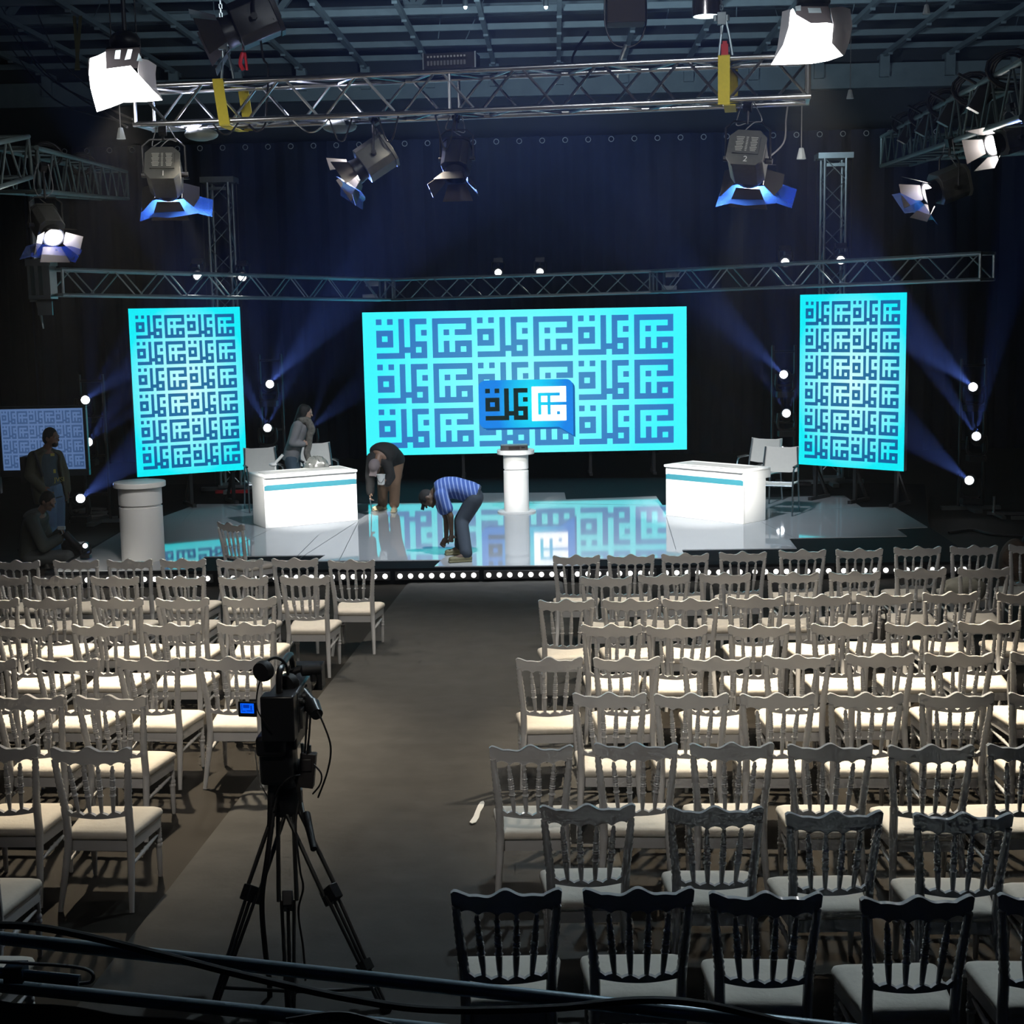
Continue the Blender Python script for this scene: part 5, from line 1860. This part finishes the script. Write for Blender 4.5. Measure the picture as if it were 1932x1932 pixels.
def stripes(col2, col, J):
    ma = bpy.data.materials.new('striped jersey')
    ma.use_nodes = True
    nt = ma.node_tree
    b = nt.nodes['Principled BSDF']
    b.inputs['Roughness'].default_value = .9
    tc_ = nt.nodes.new('ShaderNodeTexCoord')
    mp = nt.nodes.new('ShaderNodeMapping')
    mp.inputs['Rotation'].default_value = (0, math.radians(12), 0)
    nt.links.new(tc_.outputs['Object'], mp.inputs[0])
    w = nt.nodes.new('ShaderNodeTexWave')
    w.inputs['Scale'].default_value = 6.6
    w.inputs['Distortion'].default_value = .6
    w.inputs['Detail'].default_value = 1
    nt.links.new(mp.outputs[0], w.inputs['Vector'])
    rp_ = nt.nodes.new('ShaderNodeValToRGB')
    rp_.color_ramp.elements[0].position = .70
    rp_.color_ramp.elements[0].color = (*col, 1)
    rp_.color_ramp.elements[1].position = .82
    rp_.color_ramp.elements[1].color = (*col2, 1)
    nt.links.new(w.outputs['Fac'], rp_.inputs[0])
    nt.links.new(rp_.outputs[0], b.inputs['Base Color'])
    return ma


# standing man, left
Y = 19.2
k_ = lambda px, py, dy=0.: D(px, py, Y + dy)
gz = lambda px, py, z: P(px, py, z)
J = dict(head=k_(96, 826, -.03), neck=k_(87, 849), chest=k_(84, 880, .02), pelvis=k_(97, 931, .02),
         shL=k_(108, 860, .20), shR=k_(64, 862, -.15), elL=k_(121, 893, .22), wrL=k_(126, 925, .18), haL=k_(127, 938, .16),
         elR=k_(56, 897, -.18), wrR=k_(80, 922, -.22), haR=k_(90, 930, -.24),
         hipL=k_(107, 942, .10), hipR=k_(90, 942, -.06), knL=k_(110, 1002, .12), knR=k_(95, 1003, -.10))
fL, fR = P(112, 1055, .09), P(92, 1061, .09)
J.update(anL=fL, anR=fR, toL=fL + V3((.15, -.06, -.055)), toR=fR + V3((.14, -.08, -.055)))
tman, HR, og = person('standing bearded man in open olive jacket and jeans at left, looking right', J, (1, -.28, -.12),
                      {'trousers': ((.13, .21, .34), {'inf': .022, 'name': 'jeans'}), 'tshirt': ((.055, .085, .105), {'inf': .016, 'sleeve': 'short', 'name': 'tshirt', 'low': .08}),
                       'shoes': (.03, .03, .03)}, scale=1.07, skin=(.22, .12, .08), hair=(.012, .010, .009))
# the open jacket: back and sides shell, with sleeves
mb = MB()
lat = (J['shR'] - J['shL']).normalized()
sp2 = spline([J['pelvis'] - V3((0, 0, .14)), J['chest'], J['neck'] - V3((0, 0, .02))], 6)
front = V3((0, 0, 1)).cross(lat)
if front.x < 0:
    front = -front
g = []
for i, p in enumerate(sp2):
    tt = i / (len(sp2) - 1)
    w = .205 + .015 * math.sin(tt * PI) - .10 * max(0, tt - .8) / .2 + .03 * (1 - tt)
    dd = .155 + .02 * (1 - tt) - .05 * max(0, tt - .8) / .2
    row = []
    for j in range(21):
        a = math.radians(42 + 276 * j / 20)
        row.append(p + lat * math.sin(a) * w + front * math.cos(a) * dd)
    g.append(row)
mb.sheet(g, .03)
for S in 'LR':
    mb.cap(J['sh' + S], J['el' + S], .085, .072, 14)
    mb.cap(J['el' + S], J['wr' + S], .072, .058, 14)
mb.cap(J['shL'], J['neck'], .075, .06, 12).cap(J['shR'], J['neck'], .075, .06, 12)
o = mb.build('jacket', mat('olive jacket', (.085, .085, .055), .9, noise=.2, nscale=10, bump=.4), tman)
o.location = -og
fluid(o, .012, 5)
o = MB().path([J['shR'] + V3((.04, -.10, .07)), J['shR'] + V3((.10, -.14, -.06)), J['shR'] + V3((.14, -.12, -.25))], .022, 6, 5).box(J['shR'] + V3((-.12, .12, -.18)), (.14, .26, .36)).build('backpack_strap', M_rubber, tman)
o.location = -og
RT = basis(V3((-.55, 1, 0)))
tx = text('shirt_print', 'JVSI', .085, k_(112, 905, -.30) - og, RT @ Matrix.Rotation(PI / 2, 3, 'X'), mat('yellow print', (.55, .48, .10), .7), tman)
o = MB().box(k_(99, 858, -.22), (.05, .01, .035), RT).box(k_(103, 889, -.26), (.03, .01, .05), RT).build('shirt_badge', mat('yellow print', (.5, .45, .1), .7), tman)
o.location = -og
h = J['head']
o = MB().ell(h + HR @ V3((0, .062, -.075)), (.055, .045, .045), HR).build('beard', mat('hair 0.012', (.012, .01, .009), .7), tman)
o.location = -og

# seated man
Y = 18.3
J = dict(head=k_(90, 945, -.05), neck=k_(76, 966), chest=k_(62, 1000, .05), pelvis=k_(58, 1046, .05),
         shL=k_(76, 981, .20), shR=k_(60, 984, -.18), elL=k_(95, 1025, .15), wrL=k_(112, 1006, .02), haL=k_(117, 1000, -.02),
         elR=k_(83, 1032, -.28), wrR=k_(110, 1017, -.12), haR=k_(118, 1012, -.08),
         hipL=k_(66, 1052, .14), hipR=k_(60, 1054, -.08), knL=k_(125, 1040, .40), knR=k_(128, 1050, -.30))
J['anL'] = V3((J['pelvis'].x + .28, J['pelvis'].y - .12, .10))
J['anR'] = V3((J['pelvis'].x + .22, J['pelvis'].y + .18, .10))
J['toL'] = J['anL'] + V3((.04, -.18, -.04))
J['toR'] = J['anR'] + V3((.04, .16, -.04))
tman2, HR2, og2 = person('man in dark hooded jacket sitting cross legged left of the stage, head bowed', J, (.85, -.25, -.52),
                         {'trousers': ((.07, .08, .085), {'inf': .022}), 'jacket': ((.055, .065, .058), {'inf': .035, 'name': 'hooded_jacket', 'low': .05}), 'shoes': (.02, .021, .02)},
                         skin=(.28, .17, .12), hair=(.010, .008, .006), curl=(1.2, 1.2))
n = J['neck']
o = MB().ell(n + V3((-.10, .02, -.02)), (.14, .15, .06), Matrix.Rotation(-.35, 3, 'Y')).cap(n + V3((-.02, -.12, -.02)), n + V3((-.02, .14, -.02)), .05).build('hood', mat('hood grey green', (.10, .11, .10), .9, noise=.2), tman2)
o.location = -og2
fluid(o, .012, 5)
c = k_(116, 1000, -.08)
o = MB().path([c, c + V3((.02, 0, -.10)), c + V3((-.01, 0, -.18))], .006, 6, 4).box(c + V3((.01, -.02, .03)), (.09, .04, .04)).build('cable_plug', mat('pale plastic', (.4, .4, .38), .5))
tag(o, 'small pale plug with a cord held in the hands of the sitting man', 'plug')
o = MB().path([k_(122, 1005, -.1), k_(140, 1025, -.1), k_(160, 1044, -.15)], .05, 8, 4).cap(k_(128, 1030, 0), k_(150, 1046, -.1), .09, .06).build('tool_bag', M_rubber)
tag(fluid(o, .012, 4), 'black slumped tool bag beside the knees of the sitting man', 'bag')
mh = Dk(161, 1029, 152)
moving_head('small blue edge light lying on the stage rim by the sitting man', mh, V3((.3, -1, .1)), .45, beams=(), power=0)

# woman behind the left desk
Y = 22.0
J = dict(head=k_(577, 779), neck=k_(569, 795), chest=k_(561, 822), pelvis=k_(550, 858),
         shL=k_(569, 801, .16), shR=k_(562, 802, -.16), elL=k_(566, 836, .22), wrL=k_(577, 838, .05), haL=k_(582, 836, .0),
         elR=k_(551, 836, -.20), wrR=k_(571, 838, -.14), haR=k_(579, 836, -.10),
         hipL=k_(552, 868, .09), hipR=k_(548, 868, -.09), knL=k_(562, 915, .10), knR=k_(557, 916, -.10))
fL, fR = P(560, 957, .29), P(552, 961, .29)
J.update(anL=fL, anR=fR, toL=fL + V3((.14, -.03, -.055)), toR=fR + V3((.14, -.03, -.055)))
twom, HR3, og3 = person('woman with dark hair, grey blazer and patterned scarf leaning behind left desk', J, (1, -.05, -.25),
                        {'trousers': ((.05, .08, .11), {'inf': .012, 'name': 'jeans'}), 'jacket': ((.24, .235, .24), {'inf': .020, 'name': 'blazer', 'low': .10}), 'shoes': (.025, .02, .02)},
                        skin=(.42, .27, .20), hair=(.008, .007, .007), hairstyle='long', scale=.94)
sc_ = MB()
pts = [J['neck'] + V3((.10, -.05, .02)), J['neck'] + V3((.16, -.06, -.12)), J['chest'] + V3((.20, -.06, .02)), J['chest'] + V3((.17, -.05, -.16)), J['pelvis'] + V3((.25, -.08, .02)), J['pelvis'] + V3((.30, -.08, -.12))]
sc_.path(pts, [.06, .05], 10, 4)
sc_.path([J['neck'] + V3((-.04, .12, .02)), J['neck'] + V3((.10, 0, .03)), J['neck'] + V3((-.02, -.14, .02))], .05, 10, 5)
o = sc_.build('scarf', mat('patterned scarf', (.16, .15, .13), .9, noise=.8, nscale=22, bump=.5), twom)
o.location = -og3
fluid(o, .012, 3)

# man bending with a bucket
Y = 21.6
J = dict(head=k_(708, 880, -.45), neck=k_(714, 862, -.35), chest=k_(729, 852, -.12), pelvis=k_(742, 868, .18),
         shL=k_(730, 872, -.28), shR=k_(702, 864, -.32), elL=k_(737, 899, -.40), wrL=k_(730, 911, -.55), haL=k_(722, 912, -.62),
         elR=k_(698, 898, -.42), wrR=k_(699, 928, -.45), haR=k_(698, 940, -.48),
         hipL=k_(748, 876, .16), hipR=k_(730, 876, .14), knL=k_(745, 913, .02), knR=k_(722, 915, -.04))
fL, fR = P(744, 953, .29), P(722, 950, .29)
J.update(anL=fL, anR=fR, toL=fL + V3((.0, -.15, -.055)), toR=fR + V3((-.09, -.12, -.055)))
tb2, HR4, og4 = person('man in grey cap and black sweater bending forward with a small bucket', J, (-.15, -.36, -.92),
                       {'trousers': ((.15, .09, .055), {'inf': .024}), 'sweater': ((.012, .012, .012), {'inf': .030, 'low': .03}), 'shoes': (.50, .42, .26), 'cap': (.17, .14, .14)},
                       skin=(.20, .12, .08), hairstyle='cap', curl=(1.3, 1.1))
b_ = k_(719, 905, -.68)
t_ = thing('bucket', 'small white paint bucket held by the bending man in the cap', 'bucket', b_)
MB().lathe([(.050, -.07), (.062, .07), (.066, .07), (.066, .078), (.058, .078), (.055, .06), (.045, -.06)], 20).build('pail', mat('white bucket', (.55, .56, .54), .4), t_)
MB().path([V3((-.06, 0, .06)), V3((-.03, -.06, -.02)), V3((.02, -.07, -.03)), V3((.06, 0, .06))], .004, 6, 5).build('handle', M_black, t_)
a_ = k_(698, 941, -.50)
e_ = P(701, 961, ZS + .01)
tag(MB().tube(a_, e_, .008).build('paint_brush', mat('pale stick', (.55, .56, .56), .5)), 'thin pale brush stick in the hand reaching down to the stage floor', 'brush')

# man in the striped shirt
Y = 17.75
J = dict(head=k_(808, 940), neck=k_(820, 928), chest=k_(855, 920), pelvis=k_(894, 932),
         shL=k_(827, 933, .18), shR=k_(832, 935, -.18), elL=k_(842, 978, .20), wrL=k_(842, 1014, .14), haL=k_(834, 1030, .10),
         elR=k_(850, 974, -.22), wrR=k_(852, 1008, -.18), haR=k_(850, 1022, -.14),
         hipL=k_(895, 942, .09), hipR=k_(894, 944, -.10), knL=k_(869, 982, .12), knR=k_(871, 986, -.12))
fL, fR = P(869, 1032, .29), P(880, 1046, .29)
J.update(anL=fL, anR=fR, toL=fL + V3((-.13, -.05, -.055)), toR=fR + V3((-.15, -.04, -.055)))
tst, HR5, og5 = person('man in blue striped polo shirt stooping with hands near the stage floor', J, (-.35, -.12, -.93),
                       {'trousers': ((.030, .042, .06), {'inf': .022, 'name': 'jeans'}), 'polo': ((.045, .10, .34), {'inf': .026, 'sleeve': 'short', 'stripes': (.22, .32, .60), 'low': .04}), 'shoes': (.16, .15, .08), 'cap': (.012, .012, .013)},
                       skin=(.10, .065, .045), hairstyle='cap', scale=1.0)

# crouching person at the right edge
Y = 14.6
J = dict(head=k_(1950, 1022, -.1), neck=k_(1935, 1034), chest=k_(1915, 1052), pelvis=k_(1912, 1096, .0),
         shL=k_(1925, 1042, .18), shR=k_(1908, 1050, -.18), elL=k_(1950, 1075, .2), wrL=k_(1965, 1092, .1), haL=k_(1972, 1100, .1),
         elR=k_(1930, 1080, -.22), wrR=k_(1955, 1085, -.15), haR=k_(1965, 1090, -.12),
         hipL=k_(1918, 1104, .1), hipR=k_(1912, 1106, -.1), knL=k_(1966, 1078, .16), knR=k_(1960, 1085, -.16))
fL, fR = P(1945, 1157, .09), P(1940, 1165, .09)
J.update(anL=fL, anR=fR, toL=fL + V3((.14, -.05, -.055)), toR=fR + V3((.14, -.07, -.055)))
person('person in brown patterned jacket crouching beyond the front row at the right edge', J, (1, 0, -.5),
       {'trousers': ((.10, .09, .06), {'inf': .025, 'noise': .8, 'ns': 9}), 'jacket': ((.075, .045, .028), {'inf': .04, 'noise': .6, 'ns': 7}), 'shoes': (.03, .025, .02)},
       skin=(.28, .17, .12))
# ------------------------------------------------------------------ light
W = bpy.data.worlds.new('studio air')
bpy.context.scene.world = W
W.use_nodes = True
nt = W.node_tree
nt.nodes['Background'].inputs[0].default_value = (.10, .16, .26, 1)
nt.nodes['Background'].inputs[1].default_value = .0
HAZE = 0.0008
if HAZE:
    vs = nt.nodes.new('ShaderNodeVolumeScatter')
    vs.inputs['Density'].default_value = HAZE
    vs.inputs['Anisotropy'].default_value = .25
    vs.inputs['Color'].default_value = (.8, .88, 1, 1)
    nt.links.new(vs.outputs[0], nt.nodes['World Output'].inputs['Volume'])

# the two soft lamps light the seats from the stage side
WARM = (1, .84, .62)
pa_, pb_ = Dk(236, 175, 238), Dk(1528, 95, 262)
light('SPOT', 'soft_lamp_light', pa_, 2000, WARM, P(110, 1330, .4), .06, 66, .8)
light('SPOT', 'soft_lamp_light', pb_, 2150, WARM, P(1600, 1330, .4), .06, 68, .8)
for f_, e in ((.12, 420), (.42, 260), (.80, 480)):
    q = tc(f_) + V3((0, 0, -.25))
    light('SPOT', 'truss_down_light', q, e, (1, .90, .76), q + V3((.3 if f_ > .5 else -.5, -1.1, -4.4)), .12, 92, .9)
# theatre lamps on the stage furniture
deskL, deskR = (V3(q.location) + V3((0, .1, .45)) for q in (desk_l, desk_r))
podC, podL = pc + V3((0, 0, .45)), pl + V3((0, 0, .4))
for at, tg, e, a in ((l1, deskL, 6500, 15), (l4, deskR, 7500, 15), (l2, podC, 2600, 7.5), (l1, podL, 260, 14)):
    d = (V3(tg) - V3(at)).normalized()
    light('SPOT', 'stage_lamp_light', V3(at) + d * .50, e, (1, .97, .92), tg, .06, a, .75)
# wide stage wash from above
light('SPOT', 'wash_light', (0, 15.2, 7.6), 2600, (.85, .92, 1), (-.3, 20.3, .2), .25, 66, .7)
# left side truss lamp, then two unseen lights over the chairs
light('SPOT', 'side_lamp_light', Dk(88, 440, 205) + V3((.1, .1, -.3)), 950, (1, .93, .82), P(70, 1050, .6), .1, 42, .8)
light('SPOT', 'unseen_chair_light', (-1.2, 1.6, 7.4), 1100, (1, .92, .82), (-.6, 12.6, .5), .4, 49, .95)  # added warm fill for the chair backs, no fixture there
light('SPOT', 'unseen_chair_light', (1.2, 12.2, 7.9), 1000, (.74, .90, 1), (.6, 5.0, .3), .08, 56, .8)
# added cool uplights, no fixtures behind them, to brighten the roof lattice
light('SPOT', 'roof_fill_light', (-1.2, 21, 5.2), 1700, (.62, .85, 1), (-.5, 26, 10.5), .3, 120, 1)
light('SPOT', 'roof_fill_light', (3.5, 20, 5.4), 750, (.62, .85, 1), (3, 26, 10.5), .3, 120, 1)
light('POINT', 'truss_glow', Dk(560, 200, 198), 14, (.45, .55, 1), size=.05)
light('POINT', 'truss_glow', Dk(350, 232, 200), 14, (.7, .75, 1), size=.05)
light('SPOT', 'rig_light', (0, 9.0, 6.9), 260, (.85, .93, 1), (0, 14, 4.9), .3, 110, 1)
for (px, py, k) in ((1705, 300, 150), (80, 320, 170)):
    q = Dk(px, py, k)
# beams
for at, d, ang, pw in BEAMS:
    light('SPOT', 'beam', at, 110000 * pw * (ang / 4) ** 2 * .35, (.16, .28, 1.0), at + d * 4, .02, ang * .95, .3)

vsx = bpy.context.scene.view_settings
vsx.view_transform = 'Standard'
vsx.look = 'None'
vsx.exposure = 0
vsx.gamma = 1
vsx.use_curve_mapping = False
cy = bpy.context.scene.cycles
cy.max_bounces = 4
cy.diffuse_bounces = 2
cy.glossy_bounces = 3
cy.transparent_max_bounces = 5
cy.transmission_bounces = 2
cy.caustics_reflective = False
cy.caustics_refractive = False
cy.light_sampling_threshold = .03
cy.volume_bounces = 0
cy.sample_clamp_indirect = 4
cy.use_denoising = True
cy.use_adaptive_sampling = True
cy.adaptive_threshold = .08
cy.adaptive_min_samples = 12
cy.time_limit = 1150
